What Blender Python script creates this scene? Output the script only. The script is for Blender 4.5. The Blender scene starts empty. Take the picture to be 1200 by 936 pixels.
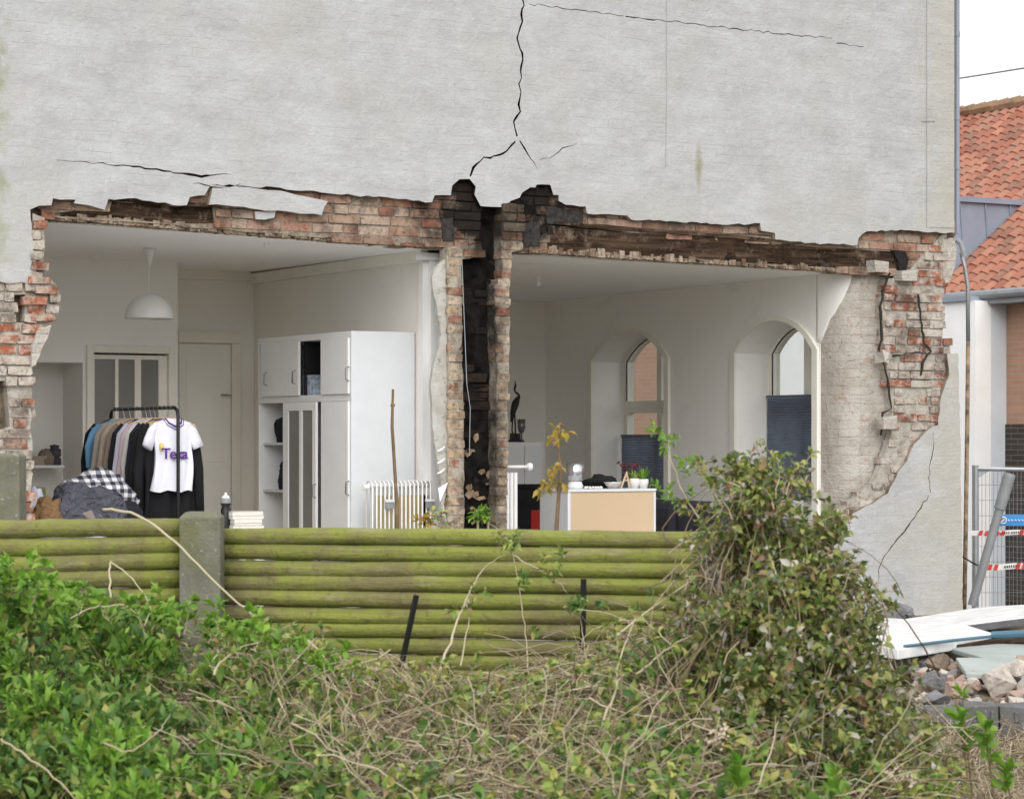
import bpy, math, random
import numpy as np
from mathutils import Vector, Matrix, noise
R = math.radians
random.seed(7)
SC = bpy.context.scene
COL = SC.collection

# ------------------------------------------------------------------ camera
# world: X along the broken gable wall, Y into the house, Z up, ground 0
FPX = 2900.0                                   # focal length in photo pixels (1200 wide)
YAW = R(30.12)
FWD = Vector((math.sin(YAW), math.cos(YAW), 0)); RGT = Vector((math.cos(YAW), -math.sin(YAW), 0))
EYE = Vector((0, 0, 1.33)) - FWD * 17.6
HOR = 515.0                                    # horizon row in the photo
cd = bpy.data.cameras.new('camera'); cam = bpy.data.objects.new('camera', cd); COL.objects.link(cam)
cam.location = EYE
cam.rotation_euler = (R(90), 0, -YAW)
cd.sensor_width = 36; cd.lens = FPX / 1200 * 36
cd.shift_y = (HOR - 468) / 1200
cd.clip_start = 0.1; cd.clip_end = 2000
cd.dof.use_dof = True; cd.dof.focus_distance = 17.5; cd.dof.aperture_fstop = 9
SC.camera = cam

# ------------------------------------------------------------------ light
world = bpy.data.worlds.new("World"); SC.world = world; world.use_nodes = True
wn = world.node_tree; wn.nodes.clear()
sky = wn.nodes.new('ShaderNodeTexSky'); sky.sky_type = 'NISHITA'; sky.sun_disc = False
SUN_EL, SUN_AZ = R(36), R(205)                 # azimuth measured from +Y clockwise
sky.sun_elevation = SUN_EL; sky.sun_rotation = SUN_AZ
sky.air_density = 1.0; sky.dust_density = 7.0; sky.ozone_density = 1.0
hs = wn.nodes.new('ShaderNodeHueSaturation'); hs.inputs['Saturation'].default_value = 0.22
bg = wn.nodes.new('ShaderNodeBackground'); bg.inputs['Strength'].default_value = 0.15
wo = wn.nodes.new('ShaderNodeOutputWorld')
cl_n = wn.nodes.new('ShaderNodeTexNoise'); cl_n.inputs['Scale'].default_value = 2.2; cl_n.inputs['Detail'].default_value = 5
cl_r = wn.nodes.new('ShaderNodeValToRGB'); cl_r.color_ramp.elements[0].position = .3; cl_r.color_ramp.elements[0].color = (.80, .82, .85, 1); cl_r.color_ramp.elements[1].position = .7; cl_r.color_ramp.elements[1].color = (1, 1, 1, 1)
cl_s = wn.nodes.new('ShaderNodeVectorMath'); cl_s.operation = 'SCALE'; cl_s.inputs['Scale'].default_value = 8.6     # cloud deck brightness
cl_m = wn.nodes.new('ShaderNodeMix'); cl_m.data_type = 'RGBA'; cl_m.inputs[0].default_value = .85                   # nearly closed cloud deck over the sky
wn.links.new(cl_n.outputs[0], cl_r.inputs[0]); wn.links.new(cl_r.outputs[0], cl_s.inputs[0]); wn.links.new(sky.outputs[0], hs.inputs['Color'])
wn.links.new(hs.outputs[0], cl_m.inputs[6]); wn.links.new(cl_s.outputs[0], cl_m.inputs[7]); wn.links.new(cl_m.outputs[2], bg.inputs[0]); wn.links.new(bg.outputs[0], wo.inputs[0])
sd = bpy.data.lights.new('sun', 'SUN'); sd.energy = 1.5; sd.angle = R(60); sd.color = (1, .97, .93)
sun = bpy.data.objects.new('sun', sd); COL.objects.link(sun); sun.location = (-6, -10, 12)
sv = Vector((math.sin(SUN_AZ) * math.cos(SUN_EL), math.cos(SUN_AZ) * math.cos(SUN_EL), math.sin(SUN_EL)))
sun.rotation_euler = sv.to_track_quat('Z', 'Y').to_euler()
SC.view_settings.view_transform = 'Standard'; SC.view_settings.look = 'None'
SC.view_settings.exposure = 0.27; SC.view_settings.gamma = 1; SC.view_settings.use_curve_mapping = False
SC.render.engine = 'CYCLES'; SC.cycles.use_denoising = True
SC.cycles.max_bounces = 10; SC.cycles.diffuse_bounces = 8; SC.cycles.transparent_max_bounces = 8

# ------------------------------------------------------------------ photo pixel -> world helpers
def ray(px): return FWD + RGT * ((px - 600) / FPX)
def W(px, py, D):                              # at depth D along the view axis
    p = EYE + ray(px) * D; p.z = EYE.z - (py - HOR) / FPX * D; return p
def onY(px, py, Y):
    r = ray(px); D = (Y - EYE.y) / r.y; return W(px, py, D)
def onX(px, py, X):
    r = ray(px); D = (X - EYE.x) / r.x; return W(px, py, D)
def XZ(pts, Y): return [(p.x, p.z) for p in (onY(a, b, Y) for a, b in pts)]
def YZ(pts, X): return [(p.y, p.z) for p in (onX(a, b, X) for a, b in pts)]

# ------------------------------------------------------------------ materials
class NT:
    def __init__(s, name):
        s.m = bpy.data.materials.new(name); s.m.use_nodes = True; s.t = s.m.node_tree; s.t.nodes.clear()
        s.out = s.n('ShaderNodeOutputMaterial')
        s.p = s.n('ShaderNodeBsdfPrincipled'); s.l(s.p.outputs[0], s.out.inputs[0])
        s.geo = s.n('ShaderNodeNewGeometry'); s.pos = s.geo.outputs['Position']
    def n(s, t, **k):
        x = s.t.nodes.new(t)
        for a, b in k.items(): setattr(x, a, b)
        return x
    def l(s, a, b): s.t.links.new(a, b)
    def noise(s, scale, detail=4, rough=.55, vec=None, out=0, dist=0):
        x = s.n('ShaderNodeTexNoise'); x.inputs['Scale'].default_value = scale; x.inputs['Detail'].default_value = detail
        x.inputs['Roughness'].default_value = rough; x.inputs['Distortion'].default_value = dist
        s.l(vec if vec else s.pos, x.inputs['Vector']); return x.outputs[out]
    def ramp(s, fac, stops, interp='LINEAR'):
        x = s.n('ShaderNodeValToRGB'); x.color_ramp.interpolation = interp; e = x.color_ramp.elements
        for i, (p, c) in enumerate(stops):
            if isinstance(c, (int, float)): c = (c, c, c)
            q = e[i] if i < 2 else e.new(p)
            q.position = p; q.color = (*c, 1)
        s.l(fac, x.inputs[0]); return x.outputs[0]
    def mix(s, fac, a, b, mode='MIX'):
        x = s.n('ShaderNodeMix', data_type='RGBA', blend_type=mode)
        for v, i in ((fac, 0), (a, 6), (b, 7)):
            if hasattr(v, 'is_linked'): s.l(v, x.inputs[i])
            elif isinstance(v, (int, float)): x.inputs[i].default_value = v if i == 0 else (v, v, v, 1)
            else: x.inputs[i].default_value = (*v, 1)
        return x.outputs[2]
    def math(s, op, a, b=0.0, c=None):
        x = s.n('ShaderNodeMath', operation=op)
        for i, v in enumerate((a, b) if c is None else (a, b, c)):
            if hasattr(v, 'is_linked'): s.l(v, x.inputs[i])
            else: x.inputs[i].default_value = v
        return x.outputs[0]
    def vec(s, mx, my, mz=None, src=None):      # combine of scaled components (index, scale)
        sp = s.n('ShaderNodeSeparateXYZ'); s.l(src if src else s.pos, sp.inputs[0])
        c = s.n('ShaderNodeCombineXYZ')
        for i, q in enumerate((mx, my, mz)):
            if q is not None:
                s.l(s.math('MULTIPLY', sp.outputs[q[0]], q[1]), c.inputs[i])
        return c.outputs[0]
    def comp(s, i):
        sp = s.n('ShaderNodeSeparateXYZ'); s.l(s.pos, sp.inputs[0]); return sp.outputs[i]
    def rnd(s): return s.geo.outputs['Random Per Island']
    def bump(s, h, strength=.5, dist=.01, prev=None):
        b = s.n('ShaderNodeBump'); b.inputs['Strength'].default_value = strength; b.inputs['Distance'].default_value = dist
        s.l(h, b.inputs['Height'])
        if prev: s.l(prev, b.inputs['Normal'])
        return b.outputs[0]
    def fin(s, col, rough=.8, normal=None, metal=0, spec=.4):
        if hasattr(col, 'is_linked'): s.l(col, s.p.inputs['Base Color'])
        else: s.p.inputs['Base Color'].default_value = (*col, 1)
        if hasattr(rough, 'is_linked'): s.l(rough, s.p.inputs['Roughness'])
        else: s.p.inputs['Roughness'].default_value = rough
        s.p.inputs['Metallic'].default_value = metal; s.p.inputs['Specular IOR Level'].default_value = spec
        if normal: s.l(normal, s.p.inputs['Normal'])
        return s.m
def simple(name, c, rough=.6, var=.12, scale=6, bump=.0, bscale=60, metal=0, spec=.4):
    n = NT(name); f = n.noise(scale, 5)
    col = n.mix(n.ramp(f, [(.35, 0.), (.68, 1.)]), tuple(x * (1 - var) for x in c), tuple(min(1, x * (1 + var)) for x in c))
    nb = n.bump(n.noise(bscale, 4), bump, .004) if bump else None
    return n.fin(col, rough, nb, metal, spec)
def brickvec(n, ax): return n.vec((ax, 1), (2, 1))
def bricktex(n, vec, w=.24, h=.067, mortar=.007, smooth=.3, c1=(1, 1, 1), c2=(.8, .8, .8), cm=(0, 0, 0), bias=0):
    b = n.n('ShaderNodeTexBrick'); b.inputs['Scale'].default_value = 1; b.inputs['Brick Width'].default_value = w
    b.inputs['Row Height'].default_value = h; b.inputs['Mortar Size'].default_value = mortar; b.inputs['Mortar Smooth'].default_value = smooth
    b.inputs['Color1'].default_value = (*c1, 1); b.inputs['Color2'].default_value = (*c2, 1); b.inputs['Mortar'].default_value = (*cm, 1)
    b.inputs['Bias'].default_value = bias; n.l(vec, b.inputs['Vector']); return b
def warp(n, v, amt, scale):
    nz = n.n('ShaderNodeTexNoise'); nz.inputs['Scale'].default_value = scale; nz.inputs['Detail'].default_value = 2; n.l(n.pos, nz.inputs['Vector'])
    sub = n.n('ShaderNodeVectorMath', operation='SUBTRACT'); n.l(nz.outputs[1], sub.inputs[0]); sub.inputs[1].default_value = (.5, .5, .5)
    sc = n.n('ShaderNodeVectorMath', operation='SCALE'); n.l(sub.outputs[0], sc.inputs[0]); sc.inputs['Scale'].default_value = amt
    ad = n.n('ShaderNodeVectorMath', operation='ADD'); n.l(v, ad.inputs[0]); n.l(sc.outputs[0], ad.inputs[1]); return ad.outputs[0]

def m_plaster():
    n = NT('old_whitewash'); v = warp(n, warp(n, brickvec(n, 0), .03, 5), .012, 22)
    b = bricktex(n, v, .232, .0665, .007, .9)
    big = n.noise(.9, 5, .6); mid = n.noise(4.5, 6, .65); fine = n.noise(38, 5, .6)
    streak = n.noise(1, 6, .7, vec=n.vec((0, 3.2), (1, 3), (2, 16)))
    base = n.mix(n.ramp(n.noise(1, 9, .74, vec=n.vec((0, 2.2), (1, 2.2), (2, 4.5))), [(.38, 0.), (.62, 1.)]), (.375, .378, .38), (.475, .483, .492))
    base = n.mix(n.ramp(streak, [(.50, 0.), (.66, .45)]), base, (.425, .42, .41)); base = n.mix(n.ramp(n.noise(13, 6, .75), [(.53, 0.), (.63, .35)]), base, (.54, .55, .565))
    base = n.mix(n.ramp(big, [(.50, 0.), (.64, .5)]), base, (.41, .40, .365))
    base = n.mix(n.ramp(n.noise(2.1, 7, .7, dist=.6), [(.62, 0.), (.74, .4)]), base, (.36, .35, .31))
    pk = n.ramp(n.noise(5.5, 6, .7, dist=.4), [(.66, 0.), (.72, .4)])
    base = n.mix(pk, base, (.50, .36, .30))
    base = n.mix(n.ramp(n.noise(60, 3), [(.62, 0.), (.70, .5)]), base, (.27, .26, .24))
    # faint mortar lines where the whitewash has worn thin
    wear = n.ramp(n.noise(1.5, 5, .6), [(.36, .10), (.66, .8)])
    line = n.math('MULTIPLY', b.outputs['Fac'], wear)
    lbreak = n.ramp(n.noise(9, 4), [(.38, 0.), (.6, 1.)])
    base = n.mix(n.math('MULTIPLY', n.math('MULTIPLY', line, lbreak), .38), base, (.30, .28, .25))
    # green algae at the far left edge, old yellow damp down the right corner
    x = n.comp(0); z = n.comp(2)
    nz = n.noise(7, 5)
    gl = n.math('MULTIPLY', n.ramp(n.math('ADD', n.math('MULTIPLY', x, -1), n.math('MULTIPLY', nz, .5)), [(0, 0.), (1, 1.)]), 1)
    glm = n.n('ShaderNodeMapRange'); n.l(n.math('ADD', n.math('MULTIPLY', x, -1), n.math('MULTIPLY', nz, .45)), glm.inputs[0]); glm.inputs[1].default_value = 3.93; glm.inputs[2].default_value = 4.06
    base = n.mix(n.math('MULTIPLY', glm.outputs[0], .75), base, (.24, .26, .13))
    rm = n.n('ShaderNodeMapRange'); n.l(n.math('ADD', x, n.math('MULTIPLY', nz, .9)), rm.inputs[0]); rm.inputs[1].default_value = 4.0; rm.inputs[2].default_value = 4.75
    base = n.mix(n.math('MULTIPLY', rm.outputs[0], .6), base, (.44, .40, .31))
    # one rusty vertical drip
    sp = onY(819, 195, 0)
    dx = n.math('DIVIDE', n.math('ABSOLUTE', n.math('SUBTRACT', n.math('ADD', x, n.math('MULTIPLY', nz, .05)), sp.x + .025)), .045)
    dz = n.math('DIVIDE', n.math('ABSOLUTE', n.math('SUBTRACT', z, sp.z)), .22)
    dd = n.math('ADD', n.math('POWER', dx, 1.3), n.math('POWER', dz, 1.5))
    dm = n.n('ShaderNodeMapRange'); n.l(dd, dm.inputs[0]); dm.inputs[1].default_value = 1; dm.inputs[2].default_value = 0
    base = n.mix(n.math('MULTIPLY', dm.outputs[0], .7), base, (.23, .20, .10))
    nb = n.bump(n.math('MULTIPLY', n.math('MULTIPLY', line, lbreak), -1), .3, .008)
    nb = n.bump(n.noise(1, 5, .65, vec=n.vec((0, 7), (1, 7), (2, 20))), .4, .012, nb); nb = n.bump(mid, .5, .03, nb); nb = n.bump(fine, .6, .007, nb); nb = n.bump(n.noise(130, 3), .4, .003, nb)
    return n.fin(base, .92, nb, spec=.2)
FLUE = onY(566, 400, 0).x
def soot(n, col, amt=1.0):
    x = n.comp(0); z = n.comp(2); nz = n.noise(5, 5, .65)
    d = n.math('SUBTRACT', n.math('ABSOLUTE', n.math('SUBTRACT', x, FLUE)), n.math('MULTIPLY', nz, .45))
    w1 = n.n('ShaderNodeMapRange'); n.l(d, w1.inputs[0]); w1.inputs[1].default_value = .02; w1.inputs[2].default_value = -.16
    # wider above the ceilings
    d2 = n.math('SUBTRACT', n.math('ABSOLUTE', n.math('SUBTRACT', x, FLUE + .12)), n.math('MULTIPLY', nz, 1.6))
    w2 = n.n('ShaderNodeMapRange'); n.l(d2, w2.inputs[0]); w2.inputs[1].default_value = 0; w2.inputs[2].default_value = -.45
    zz = n.n('ShaderNodeMapRange'); n.l(z, zz.inputs[0]); zz.inputs[1].default_value = 2.66; zz.inputs[2].default_value = 2.78
    f = n.math('MAXIMUM', w1.outputs[0], n.math('MULTIPLY', w2.outputs[0], zz.outputs[0]))
    return n.mix(n.math('MULTIPLY', f, amt), col, (.012, .010, .009))
def m_brick(name, stops, dust=.5, dustc=(.50, .45, .37), sooty=.9):
    n = NT(name)
    c = n.ramp(n.rnd(), stops, 'CONSTANT')
    c = n.mix(n.ramp(n.noise(45, 4), [(.3, 0.), (.75, .45)]), c, (.10, .05, .035), 'MIX')
    c = n.mix(n.ramp(n.noise(11, 6, .7), [(.44, 0.), (.58, dust)]), c, dustc)
    c = n.mix(n.ramp(n.noise(4, 7, .75), [(.47, 0.), (.62, .75)]), c, (.085, .055, .04)); c = n.mix(n.ramp(n.noise(24, 5, .75), [(.55, 0.), (.64, .6)]), c, (.05, .035, .028))
    if sooty: c = soot(n, c, sooty)
    return n.fin(c, .95, n.bump(n.noise(70, 5, .7), .8, .006, n.bump(n.noise(18, 4), .6, .012)), spec=.15)
def m_mortar(name='crumbled_mortar', lo=(.13, .095, .07), mid=(.27, .22, .17), hi=(.42, .37, .30), sooty=.95):
    n = NT(name); f = n.noise(14, 7, .7)
    c = n.ramp(f, [(.3, lo), (.5, mid), (.7, hi)])
    c = n.mix(n.ramp(n.noise(11, 6, .7), [(.44, 0.), (.58, .6)]), c, hi)
    c = n.mix(n.ramp(n.noise(4, 7, .75), [(.47, 0.), (.62, .6)]), c, (.085, .055, .04)) if sooty > .5 else c
    if sooty: c = soot(n, c, min(1, sooty * 1.9))
    return n.fin(c, .97, n.bump(n.noise(40, 6, .7), 1, .02), spec=.1)
def m_raw():
    n = NT('bare_limewashed_brick')
    sp = n.n('ShaderNodeSeparateXYZ'); n.l(n.pos, sp.inputs[0]); cv = n.n('ShaderNodeCombineXYZ')
    n.l(n.math('SUBTRACT', sp.outputs[0], n.math('MULTIPLY', sp.outputs[1], .6)), cv.inputs[0]); n.l(sp.outputs[2], cv.inputs[1])
    v = warp(n, warp(n, cv.outputs[0], .03, 5), .018, 20)
    b = bricktex(n, v, .19, .067, .007, .9, (.47, .43, .37), (.41, .36, .31), (.43, .39, .34))
    c = n.mix(n.ramp(n.noise(3.5, 7, .75), [(.38, 0.), (.58, .95)]), b.outputs[0], (.56, .53, .48))
    c = n.mix(n.ramp(n.noise(1, 6, .75, vec=n.vec((0, 5), (1, 5), (2, 14)), dist=.4), [(.52, 0.), (.64, .55)]), c, (.40, .36, .31))
    c = n.mix(n.ramp(n.noise(7, 6, .7, dist=.5), [(.57, 0.), (.66, .6)]), c, (.40, .24, .18))
    c = n.mix(n.ramp(n.noise(15, 6, .75), [(.60, 0.), (.68, .8)]), c, (.18, .145, .115))
    nb = n.bump(n.noise(12, 6, .75), 1, .03, n.bump(n.math('MULTIPLY', b.outputs['Fac'], -1), .45, .010)); nb = n.bump(n.noise(60, 4), .6, .008, nb)
    return n.fin(c, .95, nb, spec=.1)
def m_skim():
    n = NT('old_skim_plaster'); c = n.ramp(n.noise(6, 6, .7), [(.35, (.36, .34, .30)), (.6, (.50, .49, .46))])
    c = n.mix(n.ramp(n.noise(22, 5), [(.6, 0.), (.68, .6)]), c, (.22, .18, .14)); return n.fin(c, .95, n.bump(n.noise(30, 6, .7), .8, .012), spec=.1)
def m_timber():
    n = NT('dark_old_timber'); g = n.noise(1, 7, .7, vec=n.vec((0, 1.5), (1, 14), (2, 22)), dist=.8)
    c = n.ramp(g, [(.34, (.014, .009, .006)), (.5, (.055, .034, .022)), (.62, (.12, .08, .052)), (.72, (.20, .14, .10))])
    c = n.mix(n.ramp(n.noise(2.5, 5), [(.5, 0.), (.66, .5)]), c, (.12, .07, .05)); c = n.mix(n.ramp(n.noise(9, 7, .75), [(.54, 0.), (.66, .7)]), c, (.26, .20, .15)); c = n.mix(n.ramp(n.noise(6, 6, .7), [(.56, 0.), (.64, .8)]), c, (.012, .009, .007))
    return n.fin(c, .9, n.bump(g, 1, .03, n.bump(n.noise(25, 6, .75), 1, .02)), spec=.1)
def m_wallpaint(name, c, ax=0):
    n = NT(name); f = n.noise(1.2, 4); col = n.mix(f, tuple(x * .95 for x in c), tuple(min(1, x * 1.06) for x in c)); col = n.mix(n.ramp(n.noise(2.4, 8, .75, dist=.5), [(.56, 0.), (.70, .4)]), col, tuple(x * .78 for x in c)); col = n.mix(n.ramp(n.noise(20, 5, .75), [(.66, 0.), (.72, .4)]), col, tuple(x * .6 for x in c))
    return n.fin(col, .75, n.bump(n.noise(90, 3), .15, .002, n.bump(n.noise(2.5, 4), .35, .03)), spec=.3)
def m_moss():
    n = NT('mossy_round_timber'); g = n.noise(1, 6, .65, vec=n.vec((0, 1.2), (1, 1.2), (2, 26)))
    r = n.rnd()
    c = n.mix(n.ramp(g, [(.3, 0.), (.7, 1.)]), (.16, .18, .042), (.28, .31, .07))
    c = n.mix(n.math('MULTIPLY', r, .3), c, (.17, .17, .05))
    c = n.mix(n.ramp(n.noise(2.6, 7, .75, dist=.5), [(.46, 0.), (.60, .75)]), c, (.165, .135, .08)); c = n.mix(n.ramp(n.noise(1, 6, .75, vec=n.vec((0, 5), (1, 5), (2, 30))), [(.55, 0.), (.66, .6)]), c, (.30, .27, .17))
    c = n.mix(n.ramp(n.noise(30, 5, .7), [(.56, 0.), (.7, .55)]), c, (.08, .068, .03))
    # weathered tops
    sp = n.n('ShaderNodeSeparateXYZ'); n.l(n.geo.outputs['Normal'], sp.inputs[0])
    return n.fin(c, .88, n.bump(n.noise(50, 5), .7, .008, n.bump(g, .9, .012)), spec=.2)
def m_concrete(name, c, moss=.4):
    n = NT(name); col = n.mix(n.ramp(n.noise(9, 6, .7), [(.35, 0.), (.65, 1.)]), tuple(x * .65 for x in c), c)
    col = n.mix(n.ramp(n.noise(5, 5, .6), [(.45, 0.), (.65, moss)]), col, (.16, .16, .07))
    col = n.mix(n.ramp(n.noise(60, 4), [(.62, 0.), (.7, .6)]), col, (.42, .42, .38))
    return n.fin(col, .93, n.bump(n.noise(45, 6, .7), .8, .008), spec=.2)
def m_leaf(name, stops, trans=.3, rough=.5):
    n = NT(name); c = n.ramp(n.rnd(), stops)
    c = n.mix(n.ramp(n.noise(6, 3), [(.35, 0.), (.7, .3)]), c, tuple(x * .55 for x in stops[0][1]))
    n.fin(c, rough, spec=.35)
    tr = n.n('ShaderNodeBsdfTranslucent'); n.l(c, tr.inputs[0]); mx = n.n('ShaderNodeMixShader'); mx.inputs[0].default_value = trans
    n.l(n.p.outputs[0], mx.inputs[1]); n.l(tr.outputs[0], mx.inputs[2]); n.l(mx.outputs[0], n.out.inputs[0]); return n.m
def m_stem(name, stops):
    n = NT(name); c = n.ramp(n.rnd(), stops); return n.fin(c, .85, spec=.2)
def m_glass():
    n = NT('window_glass'); t = n.n('ShaderNodeBsdfTransparent'); t.inputs[0].default_value = (.93, .95, .95, 1)
    g = n.n('ShaderNodeBsdfGlossy'); g.inputs['Roughness'].default_value = .02
    mx = n.n('ShaderNodeMixShader'); mx.inputs[0].default_value = .07
    n.l(t.outputs[0], mx.inputs[1]); n.l(g.outputs[0], mx.inputs[2]); n.l(mx.outputs[0], n.out.inputs[0]); return n.m
def m_facingbrick(name, ax, c1, c2, cm):
    n = NT(name); b = bricktex(n, brickvec(n, ax), .24, .067, .006, .2, c1, c2, cm)
    c = n.mix(n.ramp(n.noise(3, 5), [(.3, 0.), (.7, .35)]), b.outputs[0], tuple(x * .7 for x in c1))
    return n.fin(c, .9, n.bump(n.math('MULTIPLY', b.outputs['Fac'], -1), .4, .008), spec=.2)
def m_ground():
    n = NT('dry_garden_soil'); f = n.noise(6, 8, .7); c = n.ramp(f, [(.3, (.07, .055, .038)), (.5, (.17, .14, .095)), (.7, (.30, .26, .18))])
    c = n.mix(n.ramp(n.noise(1.3, 5), [(.5, 0.), (.62, .6)]), c, (.10, .12, .05))
    return n.fin(c, .97, n.bump(n.noise(25, 7, .7), 1, .03), spec=.1)

BRK = [(0, (.40, .33, .25)), (.16, (.44, .36, .27)), (.3, (.34, .17, .12)), (.42, (.36, .27, .20)), (.54, (.42, .13, .07)), (.64, (.46, .38, .30)), (.76, (.30, .14, .10)), (.88, (.38, .25, .17))]
M = dict(
    plaster=m_plaster(), mortar=m_mortar(), lime=m_mortar('pale_lime_mortar', (.26, .23, .19), (.42, .38, .33), (.55, .52, .46), .3), pierlime=m_mortar('pier_mortar', (.26, .22, .17), (.40, .35, .28), (.52, .47, .40), .49), raw=m_raw(), skim=m_skim(), timber=m_timber(), moss=m_moss(),
    brick=m_brick('old_broken_brick', BRK, .55),
    band=m_brick('grimy_old_brick', [(0, (.36, .25, .18)), (.15, (.44, .34, .27)), (.3, (.33, .15, .10)), (.42, (.42, .27, .21)), (.55, (.22, .13, .10)), (.68, (.46, .36, .29)), (.84, (.38, .20, .145))], .45, (.40, .31, .23), .97),
    redbrick=m_brick('limed_red_brick', [(0, (.50, .45, .38)), (.28, (.38, .11, .06)), (.45, (.47, .42, .36)), (.62, (.40, .14, .075)), (.74, (.50, .44, .38)), (.9, (.22, .10, .08))], .8, (.52, .48, .42), 0),
    limebrick=m_brick('lime_covered_brick', [(0, (.48, .43, .37)), (.4, (.44, .34, .28)), (.6, (.50, .46, .40)), (.88, (.40, .22, .16))], .9, (.52, .48, .43), 0),
    tanbrick=m_brick('tan_chimney_brick', [(0, (.50, .38, .25)), (.25, (.46, .34, .24)), (.5, (.40, .20, .13)), (.62, (.52, .42, .32)), (.85, (.36, .16, .11))], .5, (.50, .43, .33), .8),
    soot=m_brick('sooty_brick', [(0, (.006, .005, .005)), (.5, (.011, .009, .008)), (.85, (.022, .015, .011))], .10, (.10, .065, .04), .85),
    wall=m_wallpaint('offwhite_wall_paint', (.84, .83, .80)), wall2=m_wallpaint('warm_white_wall_paint', (.82, .805, .76)),
    ceil=m_wallpaint('ceiling_white', (.88, .88, .87)),
    trim=simple('cream_gloss_trim', (.80, .78, .71), .45, .04), trimw=simple('white_gloss_trim', (.74, .74, .73), .4, .03),
    floor=simple('pale_oak_floor', (.50, .40, .28), .35, .2, 4), glass=m_glass(),
    white=simple('white_laminate', (.64, .66, .685), .4, .03), inner=simple('laminate_grey_white', (.74, .75, .75), .45, .03),
    frosted=simple('grey_frosted_glass', (.17, .17, .155), .25, .1, 1.5), darkglass=simple('dim_door_glass', (.22, .21, .20), .2, .1, 1.5),
    black=simple('black_metal', (.012, .012, .013), .45, .1), chrome=simple('steel', (.55, .55, .56), .25, .05, metal=1),
    navy=simple('dark_fabric', (.013, .014, .02), .95, .3, 12, .5, 200), blackcloth=simple('black_cloth', (.008, .008, .010), .95, .2, 12, .4, 200),
    blind=m_leaf('slate_blue_blind', [(0, (.22, .26, .34)), (1, (.23, .27, .35))], .5, .8), sofa=simple('charcoal_upholstery', (.045, .047, .06), .95, .15, 9, .5, 200),
    beech=simple('pale_beech_panel', (.56, .42, .275), .5, .05, 1.5), silver=simple('brushed_silver', (.6, .6, .62), .22, .05, metal=.9),
    grey=simple('grey_plastic', (.26, .27, .285), .5, .1), zinc=simple('blue_grey_zinc', (.27, .30, .37), .5, .08, 3), galv=simple('galvanised_steel', (.36, .38, .40), .45, .1, metal=.5),
    gold=simple('yellowed_fin_enamel', (.42, .35, .20), .6, .1), concrete=m_concrete('lichened_concrete', (.22, .215, .17), .6), lightconc=m_concrete('grey_paver_concrete', (.17, .17, .18), .15),
    slab=simple('white_coated_panel', (.74, .74, .735), .6, .16, 7, .5), teal=simple('pale_teal_panel', (.36, .40, .38), .5, .12, 4), blueedge=simple('blue_edge_trim', (.07, .16, .22), .4, .1),
    rock=m_concrete('rubble_masonry', (.60, .54, .48), .05), ground=m_ground(),
    asphalt=simple('asphalt', (.05, .05, .052), .9, .15, 20, .5), rust=simple('rusty_pole', (.30, .22, .15), .85, .6, 14, .5), wood=simple('dry_brown_stick', (.17, .115, .065), .8, .25, 20),
    tape=simple('white_tape', (.78, .78, .78), .5, .02), red=simple('red_tape', (.60, .05, .04), .5, .04), blue=simple('blue_sheet', (.05, .27, .62), .5, .05), ink=simple('dark_print', (.03, .03, .035), .7, .05),
    cotton=simple('white_cotton', (.74, .74, .82), .85, .04, 8), purple=simple('purple_print', (.10, .03, .22), .8, .05), yellow=simple('yellow_print', (.70, .55, .15), .8, .05),
    greybl=simple('grey_blanket', (.085, .085, .105), .95, .2, 8, .6, 120), brown=simple('brown_blanket', (.20, .12, .06), .95, .2, 10, .6, 90),
    paper=simple('book_paper', (.68, .64, .58), .8, .08, 30), pot=simple('white_ceramic', (.70, .69, .66), .35, .04), redcloth=simple('red_upholstery', (.35, .02, .02), .8, .1),
)
def m_check():
    n = NT('checked_cloth'); v = warp(n, n.vec((0, 1), (2, 1.25)), .05, 4)
    sp = n.n('ShaderNodeSeparateXYZ'); n.l(v, sp.inputs[0])
    s = []
    for i in (0, 1):
        w = n.math('FRACT', n.math('MULTIPLY', sp.outputs[i], 16)); s.append(n.math('GREATER_THAN', w, .5))
    f = n.math('ADD', s[0], s[1])
    c = n.ramp(n.math('MULTIPLY', f, .5), [(0, (.60, .60, .62)), (.4, (.20, .20, .23)), (.9, (.02, .02, .03))], 'CONSTANT')
    return n.fin(c, .9, n.bump(n.noise(8, 3), .6, .02))
M['char'] = simple('sooty_flue_lining', (.010, .009, .008), .97, .7, 12, 1, 40, spec=.05)
def m_folds(name, c):
    n = NT(name); f = n.noise(1, 4, .55, vec=n.vec((0, 9), (1, 9), (2, 15)), dist=1.6); g = n.noise(5, 3, .5, dist=2.5)
    col = n.mix(n.ramp(f, [(.35, 0.), (.65, 1.)]), tuple(x * .8 for x in c), tuple(min(1, x * 1.2) for x in c)); return n.fin(col, .95, n.bump(g, 1, .06, n.bump(f, 1, .03)), spec=.1)
M['greybl'] = m_folds('grey_folded_blanket', (.085, .085, .105)); M['brown'] = m_folds('brown_folded_blanket', (.20, .12, .06))
M['crackshade'] = simple('painted_crack_shade', (.03, .024, .02), .95, .3)  # near-black colour standing in for the shade inside the pier cracks
M['check'] = m_check()
def cloth(name, c): M[name] = simple(name, c, .95, .12, 7, .4, 160)
for k, c in dict(cloth_skyblue=(.16, .36, .60), cloth_tan=(.40, .33, .27), cloth_taupe=(.24, .19, .16), cloth_paleblue=(.50, .52, .62), cloth_pink=(.50, .38, .42), cloth_lightgrey=(.50, .50, .50), cloth_stone=(.36, .32, .29)).items(): cloth(k, c)
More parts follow.
